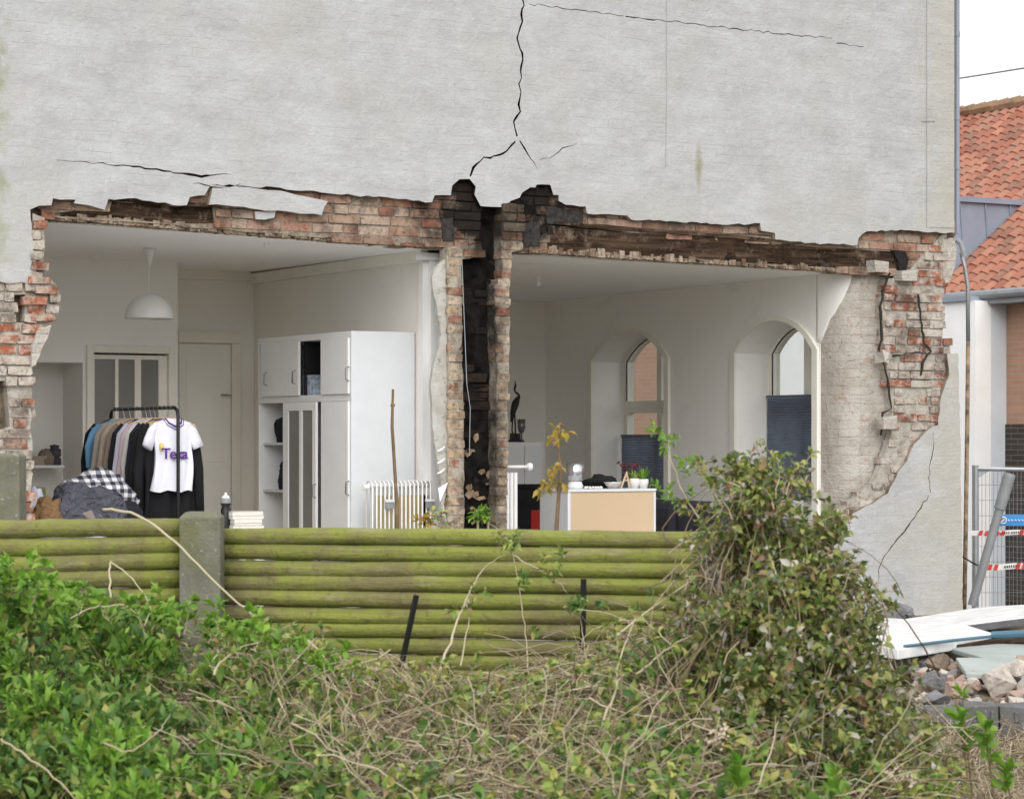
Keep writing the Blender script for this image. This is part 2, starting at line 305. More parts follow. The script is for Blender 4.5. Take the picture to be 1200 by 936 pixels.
LEAFG = m_leaf('fresh_green_leaves', [(0, (.05, .12, .035)), (.3, (.12, .24, .055)), (.65, (.22, .36, .075)), (.9, (.38, .46, .13)), (.97, (.40, .36, .10)), (1, (.30, .20, .10))], .32)
LEAFM = m_leaf('mixed_olive_leaves', [(0, (.11, .18, .045)), (.35, (.23, .34, .07)), (.6, (.38, .45, .11)), (.8, (.50, .47, .15)), (.92, (.36, .24, .12)), (1, (.46, .45, .38))], .3)
LEAFI = m_leaf('bronze_green_leaves', [(0, (.07, .11, .035)), (.3, (.16, .21, .06)), (.55, (.28, .32, .09)), (.72, (.40, .40, .13)), (.84, (.32, .18, .10)), (.93, (.52, .50, .43)), (1, (.60, .58, .52))], .28, .4)
LEAFB = m_leaf('bright_young_leaves', [(0, (.12, .28, .03)), (1, (.30, .46, .07))], .35)
LEAFY = m_leaf('yellow_copper_leaves', [(0, (.42, .33, .05)), (.5, (.50, .38, .07)), (1, (.36, .18, .06))], .35)
STEMD = m_stem('dry_tan_stems', [(0, (.17, .12, .08)), (.4, (.34, .27, .18)), (.8, (.52, .44, .31)), (1, (.62, .55, .40))])
STEMB = m_stem('brown_stems', [(0, (.08, .06, .04)), (1, (.26, .19, .12))])
STEMP = m_stem('pale_cane', [(0, (.46, .40, .28)), (1, (.5, .44, .3))])

# ------------------------------------------------------------------ mesh helpers
LOC = {}
def loc_of(o): return LOC.get(o.name, Vector((0, 0, 0)))
def tag(o, label=None, cat=None, group=None, kind=None):
    for k, v in (('label', label), ('category', cat), ('group', group), ('kind', kind)):
        if v: o[k] = v
    return o
def empty(name, loc, label=None, cat=None, group=None):
    o = bpy.data.objects.new(name, None); COL.objects.link(o); o.location = loc; o.empty_display_size = .1; LOC[o.name] = Vector(loc)
    return tag(o, label, cat, group)
class MB:
    def __init__(s): s.v = []; s.f = []; s.mi = []; s.smooth = False
    def add(s, vs, fs, mi=0):
        b = len(s.v); s.v += [tuple(v) for v in vs]; s.f += [tuple(i + b for i in f) for f in fs]; s.mi += [mi] * len(fs); return s
    def box(s, lo, hi, mi=0, jit=0, mat=None):
        vs = [Vector((x, y, z)) for x in (lo[0], hi[0]) for y in (lo[1], hi[1]) for z in (lo[2], hi[2])]
        if jit: vs = [v + Vector([random.uniform(-jit, jit) for _ in 'xyz']) for v in vs]
        if mat: vs = [mat @ v for v in vs]
        return s.add(vs, [(0, 1, 3, 2), (4, 6, 7, 5), (0, 4, 5, 1), (2, 3, 7, 6), (0, 2, 6, 4), (1, 5, 7, 3)], mi)
    def tube(s, pts, r, seg=8, mi=0, cap=True, squash=1):
        pts = [Vector(p) for p in pts]; rs = r if isinstance(r, (list, tuple)) else [r] * len(pts)
        b = len(s.v); up = None
        for i, p in enumerate(pts):
            t = (pts[min(i + 1, len(pts) - 1)] - pts[max(i - 1, 0)]).normalized()
            if up is None: up = t.orthogonal().normalized()
            up = (up - t * up.dot(t)); up = up.normalized() if up.length > 1e-6 else t.orthogonal().normalized()
            q = t.cross(up)
            for k in range(seg):
                a = 2 * math.pi * k / seg; s.v.append(tuple(p + (up * math.cos(a) + q * math.sin(a) * squash) * rs[i]))
        for i in range(len(pts) - 1):
            for k in range(seg):
                k2 = (k + 1) % seg; s.f.append((b + i * seg + k, b + i * seg + k2, b + (i + 1) * seg + k2, b + (i + 1) * seg + k)); s.mi.append(mi)
        if cap:
            s.f.append(tuple(b + k for k in reversed(range(seg)))); s.mi.append(mi)
            s.f.append(tuple(b + (len(pts) - 1) * seg + k for k in range(seg))); s.mi.append(mi)
        return s
    def lathe(s, prof, c, seg=24, mi=0):
        b = len(s.v)
        for r, z in prof:
            for k in range(seg):
                a = 2 * math.pi * k / seg; s.v.append((c[0] + r * math.cos(a), c[1] + r * math.sin(a), c[2] + z))
        for i in range(len(prof) - 1):
            for k in range(seg):
                k2 = (k + 1) % seg; s.f.append((b + i * seg + k, b + i * seg + k2, b + (i + 1) * seg + k2, b + (i + 1) * seg + k)); s.mi.append(mi)
        return s
    def build(s, name, mat, parent=None, smooth=False, bevel=0):
        me = bpy.data.meshes.new(name); a = np.array(s.v, dtype=np.float64).reshape(-1, 3)
        if parent is not None: off = loc_of(parent)
        else: off = Vector(((a[:, 0].min() + a[:, 0].max()) / 2, (a[:, 1].min() + a[:, 1].max()) / 2, a[:, 2].min()))
        a = a - np.array(off)
        me.from_pydata(a.tolist(), [], s.f); me.update()
        for m in (mat if isinstance(mat, (list, tuple)) else [mat]): me.materials.append(m)
        if len(me.materials) > 1: me.polygons.foreach_set('material_index', s.mi)
        if smooth: me.polygons.foreach_set('use_smooth', [True] * len(me.polygons))
        o = bpy.data.objects.new(name, me); COL.objects.link(o)
        if parent is not None: o.parent = parent; LOC[o.name] = Vector(off)
        else: o.location = off; LOC[o.name] = Vector(off)
        if bevel:
            b = o.modifiers.new('bevel', 'BEVEL'); b.width = bevel; b.segments = 2; b.limit_method = 'ANGLE'
        return o
def poly(outer, holes=(), depth=.1, axis='Y', at=0.0, mb=None, mi=0, side=None):
    """filled outline with holes, given thickness; axis Y: pts are (X,Z); axis X: pts are (Y,Z); axis Z: (X,Y)"""
    cu = bpy.data.curves.new('tmp', 'CURVE'); cu.dimensions = '2D'; cu.fill_mode = 'BOTH'; cu.extrude = depth / 2
    for pts in [outer, *holes]:
        sp = cu.splines.new('POLY'); sp.points.add(len(pts) - 1)
        for i, p in enumerate(pts): sp.points[i].co = (p[0], p[1], 0, 1)
        sp.use_cyclic_u = True
    ob = bpy.data.objects.new('tmp', cu); COL.objects.link(ob)
    dg = bpy.context.evaluated_depsgraph_get(); me = bpy.data.meshes.new_from_object(ob.evaluated_get(dg))
    mb = mb or MB(); b = len(mb.v)
    for v in me.vertices:
        x, y, z = v.co; z += depth / 2
        mb.v.append((x, at + z, y) if axis == 'Y' else ((at + z, x, y) if axis == 'X' else (x, y, at + z)))
    for p in me.polygons:
        mb.f.append(tuple(i + b for i in p.vertices)); m = mi
        if side is not None and abs(p.normal.z) < .5: m = side
        mb.mi.append(m)
    bpy.data.objects.remove(ob); bpy.data.meshes.remove(me); bpy.data.curves.remove(cu)
    return mb
def rough(pts, step, amp, seed=1, closed=True, keep=None):
    rg = random.Random(seed); out = []
    n = len(pts)
    for i in range(n if closed else n - 1):
        a = Vector(pts[i]); b = Vector(pts[(i + 1) % n]); L = (b - a).length; k = max(1, int(L / step))
        if keep and keep(a, b): out.append(tuple(a)); continue
        d = (b - a).normalized() if L > 0 else Vector((1, 0)); q = Vector((-d.y, d.x))
        for j in range(k):
            p = a + (b - a) * (j / k)
            p = p + q * rg.uniform(-amp, amp) * (1 if j else .5) + d * rg.uniform(-amp, amp) * .4
            out.append((p.x, p.y))
    if not closed: out.append(tuple(pts[-1]))
    return out
def inside(p, poly_):
    x, y = p; r = False; n = len(poly_); j = n - 1
    for i in range(n):
        xi, yi = poly_[i]; xj, yj = poly_[j]
        if (yi > y) != (yj > y) and x < (xj - xi) * (y - yi) / (yj - yi + 1e-12) + xi: r = not r
        j = i
    return r
def spans(r, z):
    xs = []; n = len(r)
    for i in range(n):
        (x1, z1), (x2, z2) = r[i], r[(i + 1) % n]
        if (z1 > z) != (z2 > z): xs.append(x1 + (z - z1) * (x2 - x1) / (z2 - z1))
    xs.sort(); return [(xs[i], xs[i + 1]) for i in range(0, len(xs) - 1, 2)]
def cut(sp, hs):
    for a, b in hs:
        out = []
        for c, d in sp:
            if b <= c or a >= d: out.append((c, d)); continue
            if a > c: out.append((c, a))
            if b < d: out.append((b, d))
        sp = out
    return sp
def brickfield(mb, regions, holes=(), y0=.05, depth=.1, seed=1, jy=.006, miss=.03, head=.35, jit=.005, edge=.02, yfun=None, gap=(.008, .013)):
    """courses of worn bricks laid between the edges of an outline; the ends of each course stay ragged"""
    rg = random.Random(seed); H = .067
    zs = [p[1] for r in regions for p in r]; k = int(min(zs) / H) - 1
    while k * H < max(zs):
        z = k * H + .0275
        sp = [q for r in regions for q in spans(r, z)]; hs_ = [q for h in holes for q in spans(h, z)]
        for a, b in cut(sp, hs_):
            a += rg.uniform(-edge, edge); b += rg.uniform(-edge, edge)
            if b - a < .035: continue
            x = a; first = True
            while b - x > .035:
                w = .108 if rg.random() < head else .228
                if first and k % 2: w = w * .5 if w > .2 else w * .7
                first = False
                if x + w > b - .03: w = b - x
                if rg.random() > miss:
                    hw, hh, hd_ = w / 2, .0275 + rg.uniform(-.002, .002), depth / 2; cx = x + hw
                    c = Vector((cx, y0 + rg.uniform(-jy, jy) + (yfun(cx, z) if yfun else 0) + hd_, z)); am = Matrix.Rotation(rg.gauss(0, .008), 4, 'Y') @ Matrix.Rotation(rg.gauss(0, .015), 4, 'Z')
                    fr = []
                    e = lambda: rg.uniform(.002, .009)
                    for sx, sz in ((-1, -1), (1, -1), (1, 1), (-1, 1)):
                        p1 = (sx * (hw - e()), -hd_, sz * hh); p2 = (sx * hw, -hd_, sz * (hh - e()))
                        fr += [p2, p1] if sx * sz > 0 else [p1, p2]
                    fr = [Vector(p) + Vector((rg.uniform(-jit, jit), rg.uniform(-jit, jit) * .6, rg.uniform(-jit, jit) * .6)) for p in fr]
                    cf = Vector((rg.uniform(-.3, .3) * hw, -hd_ - rg.uniform(-.003, .005), rg.uniform(-.3, .3) * hh))
                    vs = [c + am @ p for p in fr] + [c + am @ Vector((p[0], hd_, p[2])) for p in fr] + [c + am @ cf]
                    mb.add(vs, [(i, (i + 1) % 8, 16) for i in range(8)] + [(i, i + 8, (i + 1) % 8 + 8, (i + 1) % 8) for i in range(8)])
                x += w + rg.uniform(*gap)
        k += 1
    return mb
def brickwork(name, mat, region, holes=(), y0=.05, depth=.1, seed=1, backing=True, bed=.008, mort='mortar', **kw):
    mb = MB(); brickfield(mb, [region], holes, y0, depth, seed, **kw); o = mb.build(name, mat, H)
    if backing: 
        cx = sum(p[0] for p in region) / len(region)
        poly(rough(region, .07, .008, seed), [rough(h, .1, .004, seed) for h in holes if all(inside(p, region) for p in h)], depth - .02, 'Y', y0 + bed).build('mortar_bed', M[mort], o)
    return o

# ------------------------------------------------------------------ ground
def grid_ground():
    mb = MB(); xs = np.concatenate([np.linspace(-300, -30, 8), np.linspace(-24, 24, 97), np.linspace(30, 300, 8)]); b = len(mb.v)
    ys = xs
    for y in ys:
        for x in xs:
            z = 0.0
            if abs(x) < 25 and abs(y) < 25:
                z = noise.noise(Vector((x * .7, y * .7, 0))) * .05 - .03
                if y > -.6 and -4.5 < x < 5: z = -.05
                if x > 4.6: z = -.05 - .87 * min(1, (x - 4.6) / 3.0)
            else: z = -.92 if x > 7.6 else -.05
            mb.v.append((x, y, z))
    n = len(xs)
    for j in range(n - 1):
        for i in range(n - 1): mb.f.append((j * n + i, j * n + i + 1, (j + 1) * n + i + 1, (j + 1) * n + i)); mb.mi.append(0)
    return mb
tag(grid_ground().build('ground', M['ground'], smooth=True), kind='structure')
mb = MB(); mb.box((8.0, -40, -.915), (11.0, 60, -.90)); tag(mb.build('road', M['asphalt']), kind='structure')
mb = MB(); mb.box((11.0, -40, -.95), (11.98, 60, -.80)); tag(mb.build('pavement', M['lightconc']), kind='structure')

mb = MB(); mb.box((-12, -3.6, -.12), (.3, -.12, .035)); tag(mb.build('bounce_slab', simple('pale_bounce_slab', (.55, .54, .52), .85, .1, 3, .3)), kind='structure')  # unseen pale slab, added to bounce light up into the rooms
# ------------------------------------------------------------------ the damaged house
H = empty('damaged_house', (0, 0, 0), 'whitewashed old brick house whose gable wall is torn open onto two rooms', 'house')
def crackpoly(pts, w, Y=0, seed=3):
    """closed outline of a jagged crack running through photo points; w = (widths in m)"""
    rg = random.Random(seed); P = [Vector((p.x, p.z)) for p in (onY(a, b, Y) for a, b in pts)]
    Q = [P[0]]; ws = [w[0]]
    for i in range(len(P) - 1):
        k = max(1, int((P[i + 1] - P[i]).length / .038))
        for j in range(1, k + 1):
            t = j / k; p = P[i].lerp(P[i + 1], t)
            if not (i == len(P) - 2 and j == k): p = p + Vector((rg.uniform(-.011, .011), rg.uniform(-.009, .009)))
            Q.append(p); ws.append((w[i] * (1 - t) + w[i + 1] * t) * rg.uniform(.55, 1.3))
    L = []; Rr = []
    for i, p in enumerate(Q):
        t = (Q[min(i + 1, len(Q) - 1)] - Q[max(i - 1, 0)]).normalized(); q = Vector((-t.y, t.x)) * ws[i] / 2
        L.append(tuple(p + q)); Rr.append(tuple(p - q))
    return L + Rr[::-1]
up_edge = [(-60, 333), (0, 330), (33, 332), (42, 322), (41, 300), (37, 275), (36, 246), (46, 241), (60, 240), (62, 232), (88, 234), (87, 238), (122, 246), (127, 233), (150, 232), (185, 237), (219, 241), (222, 231), (240, 228), (247, 216.5),
           (320, 219.5), (360, 224), (400, 228), (460, 232), (506, 237), (509, 229), (528, 229), (530, 218), (538, 210), (550, 210), (557, 218), (556, 228), (563, 241), (575, 243), (588, 243), (596, 241), (598, 236), (609, 232), (612, 226), (622, 219), (627, 220), (629, 216), (645, 217), (649, 228), (655, 229), (655, 235), (663, 240), (687, 242), (688, 250), (712, 251), (735, 253), (740, 258),
           (780, 259), (840, 263), (891, 262), (892, 271), (908, 273), (909, 281), (955, 285), (1005, 287), (1006, 279), (1016, 271), (1050, 270), (1118.5, 273)]
up = XZ(up_edge, 0)
lo_part = rough(up, .045, .008, 5, closed=False)
outer = [(onY(-60, 0, 0).x, 6.4)] + lo_part + [(up[-1][0], 6.4)]
cr = [
    ([(614, -20), (613, 12), (611, 33), (606, 45), (612, 70), (609, 100), (609, 130), (603, 143), (606, 160)], [.012, .012, .022, .012, .016, .012, .016, .014, .014]),
    ([(604, 166), (590, 181), (568, 185), (556, 198), (551, 207)], [.012, .014, .012, .016, .02]),
    ([(609, 165), (615, 174), (620, 184), (627, 190), (629, 197)], [.009, .012, .009, .005, .003]),
    ([(632, 188), (648, 183), (660, 173), (676, 168)], [.003, .005, .006, .002]),
    ([(620, 5), (680, 12), (730, 19)], [.004, .005, .006]),
    ([(733, 19.5), (790, 26), (860, 34), (920, 40), (975, 45)], [.009, .006, .006, .007, .004]),
    ([(980, 51), (1012, 55)], [.007, .003]),
    ([(66, 188), (120, 192), (165, 196), (205, 202), (228, 206), (272, 205)], [.002, .006, .010, .012, .018, .002]),
    ([(226, 215), (258, 218), (274, 220), (282, 215)], [.003, .012, .01, .002]),
]
holes = [crackpoly(p, w, 0, 11 + i) for i, (p, w) in enumerate(cr)]
g = poly(outer, holes, .10, 'Y', 0, side=1)
g.build('gable_wall', [M['plaster'], M['mortar']], H)
# hanging piece of plastered wall
pl = rough(XZ([(248, 220), (290, 219.5), (330, 224), (383, 236), (376, 252), (342, 249), (318, 247), (302, 246), (285, 243), (262, 241), (244, 240)], .0), .05, .006, 8)
poly(pl, (), .07, 'Y', -.012, side=1).build('plaster_slab', [M['plaster'], M['mortar']], H)
pl = rough(XZ([(298, 248), (322, 247), (321, 255), (309, 258), (299, 257)], .02), .05, .004, 9)
poly(pl, (), .05, 'Y', .01, side=1).build('plaster_slab', [M['plaster'], M['mortar']], H)
# thin service wires and hooks on the plaster
mb = MB(); mb.tube([onY(781, -10, -.006), onY(781, 115, -.006), onY(780, 196, -.004)], .0012, 4)
mb.tube([onY(1086, -10, -.006), onY(1086, 266, -.006), onY(1118, 267, -.004)], .002, 4); mb.tube([onY(1080, 142, -.008), onY(1096, 142, -.008)], .003, 4)
mb.build('service_wire', simple('weathered_wire', (.30, .31, .32), .7, .2), H)
# core of the wall behind the plaster
YC = .12
core = [(-60, -60), (1112, -60), (1112, 330), (1060, 330), (1030, 318), (1000, 320), (860, 309.5), (760, 304), (700, 300), (600, 295), (590, 296), (588, 236), (562, 236), (560, 294), (528, 292), (420, 284), (300, 275), (200, 267), (130, 261), (58, 256), (52, 258), (51, 330), (62, 345), (48, 395), (37, 420), (37, 760), (-60, 760)]
cp = rough(XZ(core, YC), .08, .006, 4)
cp = [(x, min(z, 6.4) if z < 6 else 6.38) for x, z in cp]
poly(cp, (), .20, 'Y', YC).build('wall_core', M['mortar'], H)
# exposed brick band above both rooms, one mesh of bricks
tl = [(60, 250), (128, 244), (130, 236), (248, 243), (250, 262), (190, 262), (130, 256), (60, 253)]          # left timber
tr_ = [(648, 262), (740, 274), (850, 280), (960, 291), (1058, 296), (1058, 318), (960, 313), (850, 306), (740, 299), (640, 293)]
band1 = XZ([(40, 235), (130, 228), (330, 215), (500, 225), (522, 225), (532, 206), (560, 206), (561, 291), (420, 282), (300, 273), (130, 259), (52, 255)], .08)
band2 = XZ([(590, 214), (660, 212), (720, 240), (900, 255), (1000, 275), (1118, 262), (1106, 345), (1060, 330), (1050, 322), (1000, 318), (800, 304), (592, 295)], .08)
yf = lambda x, z: noise.noise(Vector((x * 3, z * 6, 3))) * .016
brickwork('broken_brick_band', M['band'], band1, [XZ(tl, .08)], .05, .1, 21, jy=.006, miss=.015, head=.3, yfun=yf)
brickwork('broken_brick_band', M['band'], band2, [XZ(tr_, .08)], .05, .1, 22, jy=.006, miss=.015, head=.3, yfun=yf)
# timber beams
def beam(pts, Y, d, seed, name='timber_beam'):
    return poly(rough(XZ(pts, Y), .12, .004, seed), (), d, 'Y', Y).build(name, M['timber'], H, bevel=.004)
beam([(50, 248), (128, 241), (128, 234), (256, 243), (256, 264), (190, 265), (130, 258), (52, 255)], .075, .17, 5)
beam([(644, 264), (740, 273), (850, 279), (960, 290), (1050, 295), (1060, 300), (1058, 312), (1040, 317), (960, 312), (850, 305), (740, 299), (640, 293)], .055, .20, 6)
mb = poly(rough(XZ([(1046, 293), (1060, 294), (1064, 304), (1061, 317), (1054, 319), (1052, 306)], .03), .03, .004, 3), (), .12, 'Y', .02)
mb.build('charred_beam_end', simple('char', (.015, .013, .012), .95, .5, 20, 1, 50), H)
# ledge boards resting on the beams
beam([(130, 231), (250, 238), (250, 243), (130, 236)], .03, .16, 7, 'ledge_board')
beam([(655, 259), (760, 268), (860, 275), (905, 280), (905, 284), (860, 279), (760, 272), (655, 263)], .035, .14, 8, 'ledge_board')
# dark slate-like stones by the chimney
for q in ([(518, 256), (531, 255), (532, 283), (519, 283)], [(613, 261), (632, 261), (632, 288), (613, 289)], [(641, 242), (683, 247), (683, 264), (641, 262)]):
    poly(rough(XZ(q, .04), .04, .005, 3), (), .07, 'Y', .038).build('sooty_stone', simple('dark_stone', (.032, .029, .027), .95, .6, 25, 1, 60), H)
# crumbled reed-and-plaster fringe along the ceiling edges
mb = MB(); rg = random.Random(5)
def fringe(pts, Y, n_, h):
    P = [onY(a, b, Y) for a, b in pts]; tot = len(P) - 1
    for i in range(n_):
        t = rg.random() * tot; k = min(int(t), tot - 1); p = P[k].lerp(P[k + 1], t - k); w = rg.uniform(.006, .03); hh = rg.uniform(.2, 1) * h; dy = rg.uniform(-.01, .05)
        mb.box((p.x - w, Y + dy, p.z - .005), (p.x + w, Y + dy + .05, p.z + hh), jit=.006)
fringe([(58, 257), (130, 261), (200, 267), (300, 275), (420, 284), (520, 291)], .07, 420, .05)
fringe([(598, 296), (640, 296), (700, 300), (760, 304), (860, 310), (1000, 319), (1036, 319)], .05, 480, .055)
mb.build('lath_fringe', m_brick('crumbled_lime_lath', [(0, (.30, .23, .16)), (.4, (.40, .33, .25)), (.7, (.16, .11, .075))], .3, (.42, .36, .28), .6), H)

# left remnant pier
left_pl = [(-60, 338), (36, 332), (38, 250), (52, 255), (52, 300), (50, 325), (62, 328), (69, 342), (66, 358), (62, 372), (52, 385), (44, 398), (37, 425), (37, 760), (-60, 760)]
lp = XZ(left_pl, .03)
brickwork('broken_brick_edge', M['redbrick'], lp, [XZ([(16, 345), (30, 345), (28, 378), (17, 378)], .03), XZ([(-10, 446), (8, 446), (12, 500), (-10, 510)], .03)], .01, .11, 31, jy=.014, head=.6, edge=.03, bed=.022, mort='lime', yfun=lambda x, z: noise.noise(Vector((x * 5, z * 5, 1))) * .03)
JBR = m_brick('clean_red_brick', [(0, (.46, .15, .08)), (1, (.40, .12, .06))], .8, (.5, .45, .38), 0)
for (a, b) in ((46, 328), (54, 340), (50, 372), (40, 352)):     # loose bricks jutting out
    p = onY(a, b, 0); mb = MB(); mb.box((p.x - .075, -.02, p.z - .027), (p.x + .075, .09, p.z + .027), jit=.009); mb.build('jutting_brick', JBR, H)
poly(rough(XZ([(46, 384), (60, 380), (56, 396), (48, 410), (42, 428), (37, 430), (38, 405)], -.01), .03, .006, 2), (), .05, 'Y', -.01).build('plaster_slab', M['raw'], H)

# right remnant: bare inner leaf, red broken outer leaf, lower plaster
JP = [Vector((3.05, .47, 0)) * (1 - t) ** 2 + Vector((3.05, .118, 0)) * 2 * t * (1 - t) + Vector((3.24, .118, 0)) * t * t for t in [k / 22 for k in range(23)]]   # plan of the rounded broken jamb
def plan_px(p): d = p - EYE; f = d.x * FWD.x + d.y * FWD.y; return 600 + FPX * (d.x * RGT.x + d.y * RGT.y) / f, f
def jamb(zlo, zhi, off, name, mat, thick, sub=10):
    m = MB(); cols = []
    for k, p in enumerate(JP):
        t_ = (JP[min(k + 1, 22)] - JP[max(k - 1, 0)]).normalized(); nr = Vector((t_.y, -t_.x, 0)); q = p + nr * off; lo = zlo(p); hi = zhi(p)
        if hi - lo < .01: continue
        cols.append((q, lo, hi))
    for q, lo, hi in cols:
        for j in range(sub + 1): m.v.append((q.x, q.y, lo + (hi - lo) * j / sub))
    for k in range(len(cols) - 1):
        for j in range(sub): a = k * (sub + 1) + j; m.f.append((a, a + sub + 1, a + sub + 2, a + 1)); m.mi.append(0)
    o = m.build(name, mat, H, smooth=True); md = o.modifiers.new('thickness', 'SOLIDIFY'); md.thickness = thick; md.offset = -1; return o
def flap_z(p):
    px, D = plan_px(p); py = float(np.interp(px, [950, 962, 967, 974, 985, 993, 1000, 1001], [402, 402, 388, 373, 356, 340, 322, 300])) + 2.5 * noise.noise(Vector((px * .2, 0, 0))); return EYE.z - (py - HOR) / FPX * D
jamb(lambda p: .0, lambda p: 2.66, -.0045, 'broken_jamb', M['raw'], .08)
jamb(flap_z, lambda p: 2.655, .0015, 'torn_wallpaper', M['wall'], .005)
rawp = rough(XZ([(1009, 322), (1009, 760), (1122, 760), (1112, 420), (1104, 400), (1104, 322)], .12), .1, .002, 4)
poly(rawp, (), .28, 'Y', .12).build('bare_inner_brickwork', M['raw'], H)
rb = [(1040, 327), (1062, 322), (1112, 268), (1108, 300), (1106, 340), (1105, 396), (1114, 398), (1113, 425), (1100, 470), (1097, 505), (1060, 560), (1010, 612), (975, 640), (985, 605), (1030, 565), (1045, 505), (1046, 470), (1040, 440), (1036, 400), (1034, 350)]
gap_ = XZ([(1041, 456), (1048, 456), (1049, 480), (1043, 481)], .03)
yf2 = lambda x, z: noise.noise(Vector((x * 4, z * 4, 7))) * .022 + .012
rbu = [(1040, 327), (1062, 322), (1112, 268), (1108, 300), (1106, 340), (1105, 396), (1114, 398), (1113, 425), (1100, 470), (1097, 502), (1078, 514), (1045, 508), (1046, 470), (1040, 440), (1036, 400), (1034, 350)]
rbl = [(1045, 508), (1078, 514), (1060, 560), (1010, 612), (975, 650), (975, 606), (1025, 565)]
brickwork('broken_brick_edge', M['redbrick'], XZ(rbu, .03), [gap_], .012, .10, 41, jy=.010, miss=.07, head=.5, edge=.022, yfun=yf2, bed=.026, mort='lime')
brickwork('limed_brick_edge', M['limebrick'], XZ(rbl, .03), [], .03, .08, 43, jy=.006, miss=.06, head=.5, edge=.03, yfun=lambda x, z: noise.noise(Vector((x * 4, z * 4, 7))) * .012, bed=.008, mort='lime')
# right pier cracks: dark strips on the face, gap shade painted into their colour
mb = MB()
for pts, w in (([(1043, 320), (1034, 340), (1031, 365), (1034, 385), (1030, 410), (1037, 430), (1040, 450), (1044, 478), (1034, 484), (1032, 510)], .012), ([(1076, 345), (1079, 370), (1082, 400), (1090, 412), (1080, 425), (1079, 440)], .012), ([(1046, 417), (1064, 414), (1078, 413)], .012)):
    poly(crackpoly(pts, [w * random.uniform(.2, 1.7) for _ in pts], 0, 90 + len(pts)), (), .012, 'Y', -.006).build('crack_shade_strip', M['crackshade'], H)
sk = [(1122.5, 414), (1110, 414), (1112, 440), (1102, 468), (1099, 498), (1093, 499), (1083, 508), (1071, 520), (1062, 541), (1052, 553), (1040, 578), (1022, 590), (1000, 601), (988, 616), (977, 640), (975, 700), (978, 770), (1128.5, 770), (1127, 640), (1125, 500)]
hl = [crackpoly([(1094, 506), (1092, 530), (1088, 560), (1090, 577)], [.003, .007, .006, .007], 0, 51),
      crackpoly([(1088, 580), (1078, 594), (1062, 620), (1048, 636), (1035, 652), (1030, 668), (1029, 681)], [.006, .011, .013, .011, .011, .01, .003], 0, 52),
      crackpoly([(1022, 684), (1016, 694), (1019, 704), (1026, 712)], [.004, .014, .012, .01], 0, 53),
      rough(XZ([(1033, 702), (1045, 704), (1051, 712), (1062, 714), (1071, 722), (1068, 728), (1056, 727), (1046, 720), (1040, 716)], 0), .04, .008, 8)]
poly(rough(XZ(sk, 0), .05, .006, 12), hl, .09, 'Y', -.004, side=1).build('lower_plaster', [M['plaster'], M['mortar']], H)
# round plaster lump and broken brick corner at the right
poly(rough(XZ([(1106, 281), (1117, 278), (1122, 290), (1121, 312), (1114, 330), (1106, 334)], .02), .04, .006, 8), (), .08, 'Y', .03).build('plaster_slab', M['raw'], H)
for q in ((1062, 323, 24), (1040, 495, 22), (1030, 312, 20), (1036, 418, 10)):
    mb = MB(); p = onY(q[0], q[1], -.01); w = q[2] / 2 / 150; mb.box((p.x - w, -.05, p.z - .045), (p.x + w, .06, p.z + .045), jit=.012); mb.build('loose_limed_brick', M['raw'], H)

# chimney
lpier = XZ([(524, 290), (563, 286), (567, 298), (561, 300), (540, 304), (541, 400), (543, 480), (543, 760), (526, 760)], .0)
rpier = XZ([(588, 240), (598, 238), (612, 240), (614, 262), (611, 292), (599, 296), (597, 330), (596, 420), (594, 520), (592, 760), (580, 760), (582, 440), (579, 334), (588, 330)], .0)
brickwork('chimney_pier', M['tanbrick'], lpier, (), -.01, .13, 61, mort='pierlime', bed=.005, jy=.006, head=.5, edge=.008)
brickwork('chimney_pier', M['tanbrick'], rpier, (), -.01, .13, 62, mort='pierlime', bed=.005, jy=.006, head=.5, edge=.008)
brickwork('flue_brick', M['soot'], XZ([(538, 230), (594, 230), (590, 780), (536, 780)], .1), (), .10, .10, 63, jy=.016, miss=.6, jit=.012, head=.4, edge=.01, gap=(.004, .012), bed=.004, mort='char')
# tan scraped patches inside the flue lower down
rg = random.Random(8); SM = simple('scraped_tan_mortar', (.20, .14, .09), .95, .5, 20, .8)
for i in range(13):
    mb = MB(); p = onY(rg.uniform(548, 574), rg.uniform(500, 615), .09); w = rg.uniform(.015, .05); h = rg.uniform(.008, .035)
    mb.add([(p.x - w, .092, p.z), (p.x - w * .3, .087, p.z - h), (p.x + w, .092, p.z - h * .2), (p.x + w * .7, .087, p.z + h), (p.x - w * .5, .087, p.z + h * .8), (p.x, .10, p.z)], [(0, 1, 2, 3, 4)]); mb.build('scraped_mortar', SM, H)
mb = MB(); mb.tube([onY(541, 300, -.03), onY(543, 350, -.04), onY(545, 400, -.04), onY(547, 450, -.05), onY(551, 478, -.04), onY(550, 534, -.03)], .003, 4)
mb.build('hanging_wire', M['galv'], H)
# torn plaster hanging at the partition's end
TP = rough(XZ([(520, 305), (526, 303), (527, 380), (526, 470), (528, 560), (520, 590), (524, 615), (516, 600), (518, 572), (513, 540), (507, 500), (505, 460), (506, 440), (517, 392), (513, 370), (506, 325), (512, 312)], .02), .04, .006, 6)
poly(TP, (), .03, 'Y', .02).build('torn_plaster', M['skim'], H)
mb = MB()
for y in (527, 541, 553):
    p = onY(517, y, -.01); mb.tube([p + Vector((-.03, 0, -.01)), p, p + Vector((.03, 0, .025))], [.006, .01, .004], 5)
p = onY(520, 575, -.02); mb.add([p + Vector((-.03, 0, -.08)), p + Vector((.035, 0, .06)), p + Vector((.0, .0, -.02)), p + Vector((-.045, .0, .02))], [(0, 2, 1), (0, 1, 3)])
mb.build('plaster_shred', M['trimw'], H)

